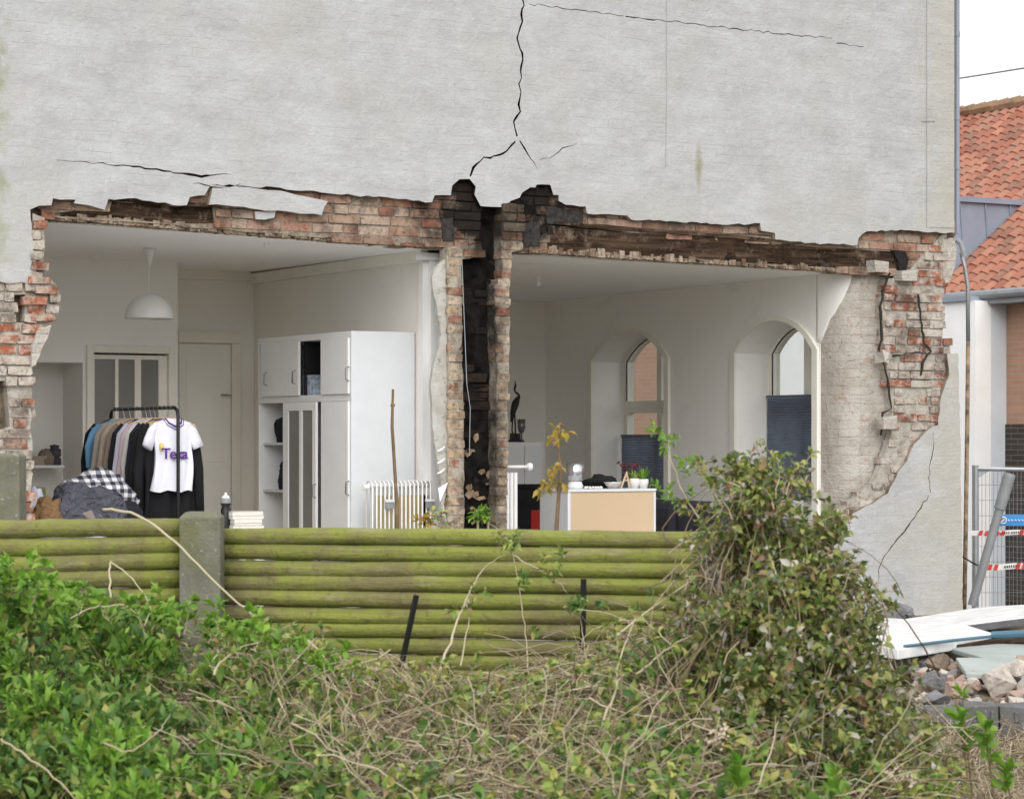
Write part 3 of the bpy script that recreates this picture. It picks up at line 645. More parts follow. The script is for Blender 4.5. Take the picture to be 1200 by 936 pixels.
# ---------------- left room
XP = -.50; YP = .33
def quad(mb, a, b, c, d, mi=0): mb.add([a, b, c, d], [(0, 1, 2, 3)], mi)
zl = lambda x, base: base
mb = MB()                                                # ceiling slab, slightly sagging
def cslab(x0, x1, y0, y1, zs, name, mat):
    m = MB(); (a, b, c, d) = zs
    m.add([(x0, y0, a), (x1, y0, b), (x1, y1, c), (x0, y1, d), (x0, y0, a + .14), (x1, y0, b + .14), (x1, y1, c + .14), (x0, y1, d + .14)], [(0, 3, 2, 1), (4, 5, 6, 7), (0, 1, 5, 4), (1, 2, 6, 5), (2, 3, 7, 6), (3, 0, 4, 7)])
    return m.build(name, mat, H)
cslab(-4.1, -.32, .20, 3.6, (2.755, 2.672, 2.69, 2.71), 'ceiling', M['ceil'])
cslab(-.30, 3.62, .20, 4.9, (2.662, 2.625, 2.615, 2.635), 'ceiling', M['ceil'])
mb = MB(); mb.box((-4.1, .1, -.04), (3.9, 5.0, .02)); mb.build('floor', M['floor'], H)
mb = MB(); mb.box((XP, YP, .02), (-.08, 4.75, 2.66)); mb.build('partition_wall', M['wall2'], H)
mb = MB(); mb.box((-1.41, 3.34, .02), (XP - .002, 3.5, 2.74)); mb.build('wall', M['wall2'], H)
# nearer closet wall with a niche and a glazed door
BY = 2.76; nx0, nx1 = onY(20, 0, BY).x, onY(97, 0, BY).x; nzt, nzb = onY(97, 425, BY).z, .02
dx0, dx1, dzt = onY(108, 0, BY).x, onY(200, 0, BY).x, onY(150, 410, BY).z
poly([(-4.0, .02), (-1.41, .02), (-1.41, 2.77), (-4.0, 2.77)], [[(nx0, .25), (nx1, .25), (nx1, nzt), (nx0, nzt)], [(dx0, .03), (dx1, .03), (dx1, dzt), (dx0, dzt)]], .12, 'Y', BY).build('wall', M['wall'], H)
mb = MB(); mb.box((-1.53, BY + .12, .02), (-1.412, 3.5, 2.76)); mb.box((-4.0, 3.2, .02), (-1.53, 3.3, 2.6)); mb.box((nx1, BY + .12, .02), (nx1 + .04, 3.2, nzt + .1)); mb.box((-4.0, BY + .12, nzt), (nx1, 3.2, nzt + .05)); mb.build('closet_wall', M['wall'], H)
mb = MB(); mb.box((-4.1, .3, .02), (-4.0, 3.4, 2.8)); mb.build('wall', M['wall'], H)
# cornices
mb = MB(); mb.box((XP - .06, YP, 2.60), (XP - .001, 3.34, 2.68)); mb.box((-1.41, 3.27, 2.62), (XP - .06, 3.339, 2.70)); mb.build('cornice', M['trim'], H)
# white board on the partition's front edge
mb = MB(); mb.box((XP - .03, YP - .10, .02), (XP + .10, YP - .002, 2.645)); mb.box((XP - .075, YP - .06, .02), (XP - .031, YP, 2.645)); mb.box((XP - .16, YP - .12, 2.60), (XP + .10, YP - .101, 2.65)); mb.build('corner_board', M['trimw'], H)

def framed(mb, x0, x1, z0, z1, w, y, d): # rectangular frame
    mb.box((x0, y, z0), (x0 + w, y + d, z1)); mb.box((x1 - w, y, z0), (x1, y + d, z1)); mb.box((x0 + w, y, z1 - w), (x1 - w, y + d, z1)); mb.box((x0 + w, y, z0), (x1 - w, y + d, z0 + w))
d = MB(); framed(d, dx0 - .05, dx1 + .03, .03, dzt + .03, .055, BY - .03, .10); dfr = d.build('door_frame', M['trim'], H, bevel=.004)
ddoor = MB(); pn = [(onY(112, 0, BY).x, onY(136, 0, BY).x), (onY(140, 0, BY).x, onY(159, 0, BY).x), (onY(166.5, 0, BY).x, onY(187, 0, BY).x)]
gz1 = onY(150, 421, BY).z
poly([(dx0, .05), (dx1, .05), (dx1, dzt - .04), (dx0, dzt - .04)], [[(a, .95), (b, .95), (b, gz1), (a, gz1)] for a, b in pn], .04, 'Y', BY + .02, ddoor)
gd = ddoor.build('glazed_door', M['trim'], H)
for a, b in pn:
    m = MB(); m.box((a - .005, BY + .035, .94), (b + .005, BY + .041, gz1 + .005)); m.build('door_pane', M['darkglass'], gd)
# panelled door in the recess
m = MB(); fx0, fx1, fz = onY(209, 0, 3.34).x, onY(281, 0, 3.33).x, onY(240, 402, 3.34).z
m.box((fx0 - .01, 3.30, fz), (fx1 + .0, 3.339, fz + .09)); m.box((fx1 - .08, 3.30, .02), (fx1, 3.338, fz - .001)); m.build('door_frame', M['trim'], H, bevel=.004)
m = MB(); m.box((fx0, 3.318, .03), (fx1 - .085, 3.337, fz - .012))
m.box((fx0 + .06, 3.312, 1.15), (fx1 - .16, 3.3175, fz - .12)); m.box((fx0 + .06, 3.312, .2), (fx1 - .16, 3.3175, 1.0)); pd = m.build('panel_door', M['wall2'], H, bevel=.003)
m = MB(); p = onY(268, 463, 3.30); m.tube([p, p + Vector((0, -.05, 0)), p + Vector((-.09, -.05, 0))], .009, 6); m.build('handle', M['chrome'], pd)
# little shelf in the niche
m = MB(); p = onY(38, 545, 3.0); m.box((nx0, 2.92, p.z - .02), (onY(74, 0, 2.95).x, 3.2, p.z)); m.build('niche_shelf', M['trimw'], H)
m = MB(); zz = onY(60, 590, 3.0).z; m.box((nx0, 2.90, zz - .02), (nx1, 3.2, zz)); m.build('niche_shelf', M['trimw'], H)
NSH = p.z

# ---------------- right room
XI = 3.05
m = MB(); m.box((-.4, 4.64, .02), (XI, 4.8, 2.66)); m.build('wall', M['wall2'], H)
def arch(y0, y1, zs, rise, n=14):
    pts = [(y0, .60), (y1, .60)]
    for i in range(n + 1):
        t = i / n; yy = y1 + (y0 - y1) * t; u = (2 * t - 1); c = (y1 - y0) / 2; Rr = (c * c + rise * rise) / (2 * rise)
        pts.append((yy, zs + math.sqrt(max(0, Rr * Rr - (u * c) ** 2)) - (Rr - rise)))
    return pts
w1 = (onX(780, 0, XI).y, onX(695, 0, XI).y); w2 = (onX(953.5, 0, XI).y, onX(863, 0, XI).y)
SILL = 1.33 - 88 / FPX * 19.6
zs1 = onX(697, 424, XI).z; zs2 = onX(865, 414, XI).z; RISE = .25
outl = [(.42, .02), (4.64, .02), (4.64, 2.64), (.42, 2.64)]
def warch(w, zs): 
    a = arch(w[0], w[1], zs, RISE); a[0] = (w[0], SILL); a[1] = (w[1], SILL); return a
poly(outl, [warch(w1, zs1), warch(w2, zs2)], .41, 'X', XI).build('window_wall', M['wall'], H)
m = MB(); m.box((XI - .0, 4.641, .02), (XI + .41, 4.8, 2.64)); m.build('wall', M['wall2'], H)
for wi, (w, zs) in enumerate(((w1, zs1), (w2, zs2))):
    WN = None
    a = warch(w, zs)
    # moulded casing on the room side
    cw = .07; big = arch(w[0] - cw, w[1] + cw, zs, RISE + .04); big[0] = (w[0] - cw, SILL); big[1] = (w[1] + cw, SILL)
    XF = XI + .33
    fr = MB(); th = .06
    inn = arch(w[0] + th, w[1] - th, zs, RISE - .03); inn[0] = (w[0] + th, 1.62 + .06); inn[1] = (w[1] - th, 1.62 + .06)
    low = [(w[0] + th, SILL + th), (w[1] - th, SILL + th), (w[1] - th, 1.62 - .05), (w[0] + th, 1.62 - .05)]
    ymid = (w[0] + w[1]) / 2
    poly(a, [inn, low], .07, 'X', XF, fr)
    frame = fr.build('window', M['trim'], H)
    # casing
    cb = poly(big, [a], .022, 'X', XI - .022); 
    cb.build('casing', M['trim'], frame)
    mm = MB(); mm.box((XF - .005, ymid - .035, SILL + th), (XF + .06, ymid + .035, 1.57)); mm.box((XF - .006, ymid - .035, 1.68), (XF + .06, ymid + .035, zs + RISE - .06)); mm.build('mullion', M['trim'], frame)
    mm = MB(); mm.box((XF + .03, w[0] + .02, SILL + .02), (XF + .036, w[1] - .02, 1.6)); poly([(y, z) for y, z in inn], (), .006, 'X', XF + .03, mm); mm.build('pane', M['glass'], frame)
    mm = MB(); mm.box((XI - .05, w[0] - .10, SILL - .035), (XF, w[1] + .08, SILL - .001)); mm.build('sill', M['trimw'], frame)
    # slim dark window gasket showing along the arch
    gk = MB(); pp = [Vector((XF - .006, y, z)) for y, z in inn[1:-1]] ; gk.tube([Vector((XF - .006, inn[1][0], inn[1][1]))] + pp[1:] , .006, 4); gk.build('gasket', M['ink'], frame)
    # pleated blind
    zt = onX(755, 512, XF).z if wi == 0 else onX(925, 466, XF).z
    bl = MB(); z = SILL + (.10 if wi == 0 else .12); k = 0
    ya, yb = w[0] + .03, w[1] - .03
    vs = []; n_ = int((zt - z) / .011)
    for k in range(n_ + 1):
        xx = XF - .045 + (.010 if k % 2 else 0); vs += [(xx, ya, z + k * .011), (xx, yb, z + k * .011)]
    bl.add(vs, [(2 * k, 2 * k + 1, 2 * k + 3, 2 * k + 2) for k in range(n_)])
    bl.box((XF - .05, ya, zt), (XF - .028, yb, zt + .022)); bl.box((XF - .05, ya, z - .022), (XF - .028, yb, z))
    bo = bl.build('blind', M['blind'], frame)
# lightly wrinkled wall lines, dado board by the window
m = MB(); m.box((XI - .02, w2[0] - .1, .35), (XI - .002, w1[0], SILL - .06)); m.build('panel_board', M['white'], H)
# street side of the upper storey and roof slab so that the house is closed above
m = MB(); m.box((-4.1, .34, 2.95), (3.9, .5, 6.3)); m.build('wall', M['wall'], H)
m = MB(); m.box((-4.1, .5, 3.0), (3.9, 8, 3.1)); m.build('upper_floor', M['floor'], H)
m = MB(); m.add([(-4.25, -.08, 6.30), (4.15, -.08, 6.30), (4.15, 8, 6.30), (-4.25, 8, 6.30), (-4.25, -.08, 6.42), (4.15, -.08, 6.42), (4.15, 8, 6.42), (-4.25, 8, 6.42)], [(0, 3, 2, 1), (4, 5, 6, 7), (0, 1, 5, 4), (1, 2, 6, 5), (2, 3, 7, 6), (3, 0, 4, 7)]); m.build('roof', M['zinc'], H)
m = MB(); m.box((3.66, .52, 2.64), (3.9, 7.9, 6.3)); m.build('wall', M['plaster'], H)
# downpipe
m = MB(); a = onY(1121.5, -60, .06); b = onY(1121.5, 274, .06); m.tube([(a.x, .06, 6.3), (b.x, .06, b.z)], .022, 10)
for y in (40, 138, 196): p = onY(1121.5, y, .06); m.tube([p + Vector((0, 0, -.02)), p + Vector((0, 0, .02))], .026, 10)
m.build('downpipe', M['zinc'], H, smooth=False)
m = MB(); m.tube([onY(1121, 281, .04), onY(1126, 285, .02), onY(1129, 294, 0), onY(1130, 301, 0)], .022, 8); m.build('downpipe_elbow', M['grey'], H)

# ================================================================== things in the left room
def thing(name, loc, label, cat, group=None): return empty(name, loc, label, cat, group)
p = onY(175, 0, 1.67)
L = thing('pendant_lamp', (p.x, 1.67, 1.9), 'white dome pendant lamp hanging on a thin cord from the ceiling', 'lamp')
zc = 2.715; zb = onY(175, 373, 1.67).z; zt = onY(175, 344, 1.67).z; r = .178; hgt = zt - zb
prof = [(r * math.cos(a), hgt * math.sin(a)) for a in [i / 12 * math.pi / 2 * .97 for i in range(13)]]
m = MB(); m.lathe(prof + [(q[0] - .004, q[1] - .004) for q in reversed(prof)], (p.x, 1.67, zb), 32); m.build('lamp_shade', M['trimw'], L, smooth=True)
m = MB(); m.lathe([(.006, -.12), (.02, -.09), (.045, -.01), (.045, 0)], (p.x, 1.67, zc), 16); m.build('ceiling_rose', M['trimw'], L, smooth=True)
m = MB(); m.tube([(p.x, 1.67, zt - .005), (p.x, 1.67, zc - .11)], .0035, 6); m.build('cord', M['trimw'], L)
# small bare ceiling hooks / bulbs
def bulb(px, py, Y, lab):
    q = onY(px, py, Y); t = thing('lamp_socket', (q.x, q.y, q.z - .05), lab, 'light fitting')
    m = MB(); m.lathe([(.004, .07), (.014, .06), (.014, .02), (.004, .015)], (q.x, q.y, q.z), 10); m.build('socket', M['trimw'], t)
    m = MB(); m.lathe([(.001, -.03), (.014, -.022), (.02, -.004), (.016, .014), (.008, .022)], (q.x, q.y, q.z), 12); m.build('bulb', M['trimw'], t, smooth=True)
bulb(312, 285, .6, 'small bare white bulb under the broken brick edge of the left ceiling')
bulb(631, 332, 1.6, 'small white ceiling fitting in the room right of the chimney')

# wardrobe
WX0, WX1 = -1.02, XP - .012; WY0 = .51; WY1 = 2.11; WT = 2.10
wd = thing('wardrobe', ((WX0 + WX1) / 2, (WY0 + WY1) / 2, .02), 'tall white wardrobe with open and glazed fronts standing against the partition', 'wardrobe')
t = .022
def wy(px): return onX(px, 0, WX0).y
ysp = [wy(353), wy(378.5)]; zm1 = onX(360, 463, WX0).z; zm0 = zm1 - .05
m = MB(); m.box((WX0, WY0, .02), (WX1, WY0 + t, WT)); m.build('side_panel', M['white'], wd, bevel=.002)
m = MB(); m.box((WX0, WY1 - t, .02), (WX1, WY1, WT)); m.build('side_panel', M['inner'], wd, bevel=.002)
m = MB(); m.box((WX0, WY0 + t, WT - .045), (WX1, WY1 - t, WT)); m.box((WX0, WY0 + t, .02), (WX1, WY1 - t, .08)); m.box((WX0, WY0 + t, zm0), (WX1, WY1 - t, zm1)); m.box((WX1 - .01, WY0 + t, .08), (WX1, WY1 - t, zm0)); m.box((WX1 - .01, WY0 + t, zm1), (WX1, WY1 - t, WT - .045)); m.build('carcass', M['inner'], wd)
m = MB(); m.box((WX0 + .03, ysp[1] - .0, zm1 + .001), (WX0 + .46, ysp[1] + .018, WT - .046)); m.build('divider', M['black'], wd); m = MB(); m.box((WX0 + .03, ysp[0], zm1 + .001), (WX0 + .46, ysp[0] + .018, WT - .046)); m.build('divider', M['black'], wd)
m = MB(); m.box((WX0 + .47, ysp[1], zm1 + .002), (WX0 + .475, ysp[0], WT - .046)); m.build('back_panel', M['black'], wd)
def wdoor(pa, pb, z0, z1, y_in=.0, handles=(), glass=False, out=0.0):
    y1_, y0_ = wy(pa), wy(pb)
    m = MB()
    if glass:
        hs = [[(wy(363) , z0 + .05), (wy(355.5), z0 + .05), (wy(355.5), z1 - .06), (wy(363), z1 - .06)]]
        s = (y1_ - y0_); h1 = (y0_ + .10 * s, y0_ + .42 * s); h2 = (y0_ + .50 * s, y0_ + .84 * s)
        hs = [[(a, z0 + .05), (b, z0 + .05), (b, z1 - .06), (a, z1 - .06)] for a, b in (h1, h2)]
        poly([(y0_, z0), (y1_, z0), (y1_, z1), (y0_, z1)], hs, .018, 'X', WX0 - .02 - out, m)
    else: m.box((WX0 - .02 - out, y0_, z0), (WX0 - .002 - out, y1_, z1))
    dr = m.build('glazed_door' if glass else 'door', M['inner'], wd, bevel=.002)
    if glass:
        for a, b in (h1, h2): g_ = MB(); g_.box((WX0 - .012 - out, a, z0 + .05), (WX0 - .006 - out, b, z1 - .06)); g_.build('pane', M['frosted'], dr)
    for hx, hz in handles:
        q = onX(hx, hz, WX0 - .02 - out); h_ = MB(); h_.tube([q + Vector((0, 0, -.05)), q + Vector((-.025, 0, -.04)), q + Vector((-.025, 0, .04)), q + Vector((0, 0, .05))], .006, 6); h_.build('handle', M['chrome'], dr)
wdoor(308.5, 352.5, zm1, WT - .047, handles=[(313, 444), (346, 442)])
wdoor(378.5, 410.5, zm1, WT - .047, handles=[(409, 438)])
wdoor(337.5, 376, .09, zm0 - .003, glass=True, out=.022, handles=[(370, 575)])
wdoor(379, 410.5, .09, zm0 - .003, handles=[(409, 572)])
for zz in (518.5, 573.5):
    m = MB(); q = onX(325, zz, WX0 + .05).z; m.box((WX0 + .03, wy(345), q - .018), (WX1 - .01, WY1 - t, q)); m.build('shelf', M['white'], wd)
    if zz == 518.5: SH1 = q
    else: SH2 = q
m = MB(); m.box((WX0 + .02, wy(350), .08), (WX1 - .01, wy(350) + .018, zm0)); m.build('divider', M['inner'], wd)
def blob(name, c, r, mat, label, cat, seed=1, group=None, amp=.3, flat=1, sub=4, freq=1.15):
    """lumpy folded cloth or soft bundle"""
    import bmesh
    bm = bmesh.new(); bmesh.ops.create_icosphere(bm, subdivisions=sub, radius=1)
    for v in bm.verts:
        k = 1 + amp * noise.fractal(v.co * freq + Vector((seed, 0, 0)), 1.1, 2.1, 4) + .09 * abs(math.sin((v.co.x * 1.7 + v.co.z * .8 + noise.noise(v.co * 1.5 + Vector((0, seed, 0))) * 1.6) * 4.5)) + .05 * (1 - abs(noise.noise(v.co * 3.2 + Vector((seed, 2, 0)))) * 3) ; v.co = v.co * k
        if v.co.z < -.55: v.co.z = -.55
        v.co = Vector((v.co.x * r[0], v.co.y * r[1], (v.co.z + .55) * r[2])) + Vector(c)
    m = MB(); m.v = [tuple(v.co) for v in bm.verts]; m.f = [tuple(v.index for v in f.verts) for f in bm.faces]; m.mi = [0] * len(m.f); bm.free()
    o = m.build(name, mat, None, smooth=True); return tag(o, label, cat, group)
q = onX(331, 500, WX0 + .12); blob('folded_clothes', (q.x + .05, q.y - .02, SH1), (.10, .10, .13), M['navy'], 'dark bundle of clothes on the upper open wardrobe shelf', 'clothes', 3)
q = onX(332, 550, WX0 + .12); blob('folded_clothes', (q.x + .05, q.y - .02, SH2), (.09, .09, .15), M['navy'], 'dark navy bundle on the lower open wardrobe shelf', 'clothes', 5)
q = onX(369, 440, WX0 + .1); m = MB(); m.box((q.x - .05, q.y - .09, zm1), (q.x + .15, q.y + .10, zm1 + .13), jit=.004); m.box((q.x - .055, q.y - .095, zm1 + .13), (q.x + .155, q.y + .105, zm1 + .15)); tag(m.build('storage_box', simple('mottled_blue_box', (.36, .42, .50), .7, .4, 30), None, bevel=.006), 'pale blue storage box inside the open upper wardrobe compartment', 'box')

# clothes rack
RX = -2.29; RY0, RY1 = .62, 1.90; RZ = onY(208, 477.5, RY0).z
rk = thing('clothes_rack', (RX, (RY0 + RY1) / 2, .02), 'black tubular clothes rack hung full of shirts and coats', 'clothes rack')
m = MB()
for Y in (RY0, RY1):
    pass
def arcp(Y, s): return [Vector((RX, Y, .05)), Vector((RX, Y, RZ - .06)), Vector((RX, Y + s * .015, RZ - .02)), Vector((RX, Y + s * .06, RZ))]
path = arcp(RY0, 1) + list(reversed(arcp(RY1, -1)))
m.tube(path, .0125, 10); m.build('rail', M['black'], rk, smooth=True)
m = MB()
for Y in (RY0, RY1): m.tube([(RX - .25, Y, .035), (RX + .25, Y, .035)], .0125, 8)
m.tube([(RX, RY0, .06), (RX, RY1, .06)], .0125, 8); m.build('base', M['black'], rk)
def garment(Y, c, mat, kind, wid, ln, lab, seed, rot=0, sleeve=.55, dx=0):
    """ringed body and two sleeves; hangs across the rail"""
    rg = random.Random(seed); m = MB(); x0 = RX + dx; zt_ = RZ - .075; seg = 28
    rows = [(0, .055, .03), (.012, .075, .035), (.035, .11, .04), (.06, .15, .045), (.09, wid * .45, .05), (.2, wid * .46, .055), (.45, wid * .45, .06), (.75, wid * .47, .065), (1, wid * .5, .06)]
    ph = [rg.uniform(0, 6) for _ in range(4)]; b = 0
    zs = []
    for i, (tz, a, bb) in enumerate(rows):
        pass
    R_ = []
    n_ = 22
    for i in range(n_ + 1):
        tt = i / n_; tz = tt ** 1.5
        a = np.interp(tz, [q[0] for q in rows], [q[1] for q in rows]); bb = np.interp(tz, [q[0] for q in rows], [q[2] for q in rows])
        R_.append((tz, a, bb))
    for tz, a, bb in R_:
        z = zt_ - tz * ln if tz > .09 else zt_ - tz * ln * (.9 if ln > .7 else 1.2)
        for k in range(seg):
            th = 2 * math.pi * k / seg; cx = math.cos(th); sy = math.sin(th)
            fold = (math.sin(cx * 9 + ph[0] + tz * 3) * (.014 if kind == 'tee' else .030) + math.sin(cx * 17 + ph[1] - tz * 4) * .010) * min(1, tz * 2.2)
            x = x0 + a * (abs(cx) ** .8) * (1 if cx > 0 else -1) + math.sin(tz * 6 + ph[2]) * .012 * tz
            y = Y + bb * sy * (1 + .0) + fold
            m.v.append((x, y, z + (math.cos(cx * 7 + ph[3]) * .008 if tz > .97 else 0)))
    for i in range(n_):
        for k in range(seg):
            k2 = (k + 1) % seg; m.f.append((i * seg + k, i * seg + k2, (i + 1) * seg + k2, (i + 1) * seg + k)); m.mi.append(0)
    for s in (-1, 1):
        sh = Vector((x0 + s * .135, Y, zt_ - .050)); el = sh + Vector((s * .085, .0, -sleeve * .5)); ha = sh + Vector((s * .09, -.02, -sleeve))
        if kind == 'tee': pts = [sh + Vector((-s * .03, 0, .008)), sh + Vector((s * .01, 0, -.04)), sh + Vector((s * .035, 0, -.10)), sh + Vector((s * .055, -.01, -.15))]; rr = [.04, .056, .060, .058]
        else: pts = [sh, sh + Vector((s * .045, .0, -.07)), el, ha]; rr = [.05, .072, .06, .05]
        m.tube(pts, rr, 12, squash=.5)
    g = m.build('t_shirt' if kind == 'tee' else ('coat' if ln > .8 else 'shirt'), mat, None, smooth=True); tag(g, lab, 't-shirt' if kind == 'tee' else ('coat' if ln > .8 else 'shirt'), 'garments on the clothes rack')
    if rot:
        pass
    h = thing('coat_hanger', (x0, Y, RZ - .1), 'coat hanger hooked over the black rail of the clothes rack', 'hanger', 'coat hangers on the rail')
    k = MB(); hc = Vector((RX, Y, RZ)); k.tube([hc + Vector((.014, 0, -.012)), hc + Vector((.017, 0, .008)), hc + Vector((0, 0, .0175)), hc + Vector((-.017, 0, .008)), hc + Vector((-.008, 0, -.03)), hc + Vector((dx, 0, -.07))], .0022, 5); k.build('hook', M['chrome'], h)
    k = MB(); k.tube([(x0 - .17, Y, RZ - .125), (x0 - .06, Y, RZ - .085), (x0, Y, RZ - .07), (x0 + .06, Y, RZ - .085), (x0 + .17, Y, RZ - .125)], .007, 6); k.build('hanger_bar', M['beech'], h)
    return g
tee = garment(.72, 0, M['cotton'], 'tee', .30, .50, 'white short sleeved football shirt with purple lettering at the front of the rack', 1)
spec = [(.79, 'blackcloth', .42, .92, 'long black coat hanging directly behind the white lettered shirt', .60), (.87, 'blackcloth', .50, 1.0, 'second long black coat from the front of the rack', .62), (.95, 'navy', .48, .92, 'dark navy coat left of the two black coats', .6),
        (1.03, 'cloth_lightgrey', .44, .66, 'light grey shirt with its shoulder showing beside the dark navy coat', .5), (1.11, 'cloth_pink', .42, .8, 'dusty pink shirt hanging between pale grey and pale blue ones', .6), (1.19, 'cloth_paleblue', .44, .78, 'pale blue long sleeved shirt in the middle of the rack', .6),
        (1.28, 'navy', .42, .7, 'dark shirt with only its collar and shoulder showing mid rack', .5), (1.38, 'cloth_taupe', .44, .82, 'taupe grey shirt beside the tan coat', .6), (1.50, 'cloth_tan', .46, .92, 'tan long coat second from the far end of the rack', .62),
        (1.62, 'cloth_stone', .42, .8, 'stone coloured shirt almost hidden behind the tan coat', .6), (1.74, 'cloth_skyblue', .46, .56, 'bright blue short shirt at the far left end of the rack', .3), (1.82, 'blackcloth', .44, .72, 'black shirt under the bright blue shirt at the far end', .5)]
for i, (Y, mt, wd_, ln, lab, sl) in enumerate(spec): garment(Y, [0, .012, -.01, .008, -.015, .01, .0, -.012, .014, -.006, .01, -.01][i], M[mt], 'shirt', wd_, ln, lab, 20 + i, sleeve=sl)
def text(s, size, loc, mat, parent, ext=.002, name='lettering', rotx=90, rotz=0, bold=.0, shear=0):
    c = bpy.data.curves.new('tmp', 'FONT'); c.body = s; c.size = size; c.extrude = ext; c.offset = bold; c.align_x = 'CENTER'; c.align_y = 'CENTER'; c.shear = shear; c.space_character = .9
    ob = bpy.data.objects.new('tmp', c); COL.objects.link(ob); dg = bpy.context.evaluated_depsgraph_get(); me = bpy.data.meshes.new_from_object(ob.evaluated_get(dg))
    bpy.data.objects.remove(ob)
    T = Matrix.Translation(Vector(loc)) @ Matrix.Rotation(R(rotz), 4, 'Z') @ Matrix.Rotation(R(rotx), 4, 'X')
    m = MB(); m.v = [tuple(T @ v.co) for v in me.vertices]; m.f = [tuple(p.vertices) for p in me.polygons]; m.mi = [0] * len(m.f)
    return m.build(name, mat, parent)
tz = onY(205, 532, .64).z; tx = onY(205, 532, .64).x
text('Teka', .105, (tx, .640, tz), M['purple'], tee, .003, bold=.0015)
m = MB(); q = onY(190, 524, .65); m.lathe([(.001, .03), (.013, .024), (.016, .0), (.009, -.018), (.001, -.024)], (q.x, .662, q.z), 10); m.build('crest', M['yellow'], tee)
m = MB(); cx = RX; cz = RZ - .075; m.tube([(cx - .06, 0.705, cz), (cx - .045, 0.675, cz - .03), (cx, 0.665, cz - .055), (cx + .045, 0.675, cz - .03), (cx + .06, 0.705, cz)], .007, 6)
m.tube([(cx - .075, 0.70, cz - .005), (cx - .058, 0.67, cz - .045), (cx, 0.66, cz - .075), (cx + .058, 0.67, cz - .045), (cx + .075, 0.70, cz - .005)], .0035, 6); m.build('collar', M['purple'], tee)

# table carrying the heap of bedding, bottle and books (its top is just below the fence line)
TZ = .715
bx_ = onY(284, 600, .3).x
tb = thing('table', (-2.6, .45, .02), 'plain table almost hidden behind the fence under the heap of bedding', 'table')
m = MB(); m.box((-3.45, .16, TZ - .03), (bx_ + .13, .56, TZ)); m.build('table_top', M['trimw'], tb)
for x in (-3.4, bx_ + .06):
    for y in (.19, .49): m = MB(); m.box((x, y, .02), (x + .05, y + .05, TZ - .031)); m.build('leg', M['trimw'], tb)
def heap(name, pxa, pxb, pyt, pyb, Y, dy, mat, label, seed, amp=.35, cat='blanket'):
    a = onY(pxa, pyb, Y); b = onY(pxb, pyt, Y); cx = (a.x + b.x) / 2; rx = (b.x - a.x) / 2; h = b.z - TZ
    return blob(name, (cx, Y, TZ), (rx * 1.0, dy, h / 1.45), mat, label, cat, seed, amp=amp, sub=4)
heap('duvet', 66, 158, 560, 608, .42, .17, M['check'], 'black and white checked duvet heaped on top of the bedding pile', 4, .30, 'duvet')
heap('blanket', 52, 135, 573, 608, .27, .12, M['greybl'], 'grey blue crumpled blanket in front of the checked duvet', 9, .45)
heap('blanket', 38, 78, 588, 608, .20, .06, M['brown'], 'brown folded blanket at the left foot of the grey blanket', 12, .3)
heap('blanket', 72, 118, 596, 610, .19, .045, simple('taupe_blanket', (.17, .14, .13), .95, .25, 9, .5), 'taupe blanket bunched low in front of the grey one', 14, .4)
heap('towel', 34, 52, 578, 606, .36, .05, M['cloth_paleblue'], 'pale blue towel at the far left edge of the bedding heap', 16, .35, 'towel')
heap('dark_jacket', 128, 168, 592, 608, .28, .06, M['navy'], 'dark jacket lying at the right end of the bedding heap', 18, .35, 'jacket')
q = onY(264.5, 600, .3); q.z = TZ
bt = thing('water_bottle', (q.x, .3, TZ), 'black sports bottle with a white nozzle beside the stack of books', 'bottle')
zt = onY(264, 577, .3).z - TZ
m = MB(); m.lathe([(.001, 0), (.032, 0), (.034, .03), (.034, zt * .55), (.026, zt * .62), (.034, zt * .68), (.036, zt * .72)], (q.x, .3, TZ), 16); m.build('body', M['black'], bt, smooth=True)
m = MB(); m.lathe([(.036, zt * .72), (.036, zt * .82), (.030, zt * .86)], (q.x, .3, TZ), 16); m.build('cap', M['grey'], bt)
m = MB(); m.lathe([(.030, zt * .86), (.02, zt * .92), (.009, zt * .94), (.009, zt), (.001, zt)], (q.x, .3, TZ), 16); m.build('nozzle', M['trimw'], bt, smooth=True)
zz = TZ; bx = onY(284, 600, .3).x
labs = ['white book at the bottom of the stack beside the bottle', 'dark spined book second from the bottom of the stack', 'cream book in the middle of the book stack', 'grey white book second from the top of the stack', 'pinkish paperback on top of the book stack']
for i, (h, mt) in enumerate(((.022, 'paper'), (.012, 'grey'), (.02, 'paper'), (.014, 'trimw'), (.022, 'cloth_pink'))):
    h *= 1.45
    w = .115 + random.uniform(-.012, .004); m = MB(); o_ = random.uniform(-.006, .006)
    m.box((bx - w + o_, .20, zz), (bx + w + o_, .36, zz + .002)); m.box((bx - w + .004 + o_, .202, zz + .002), (bx + w + o_ - .004, .356, zz + h - .003), 1); m.box((bx - w + o_, .20, zz + h - .003), (bx + w + o_, .36, zz + h - .001))
    tag(m.build('book', [M[mt], M['paper']]), labs[i], 'book', 'books stacked on the table'); zz += h
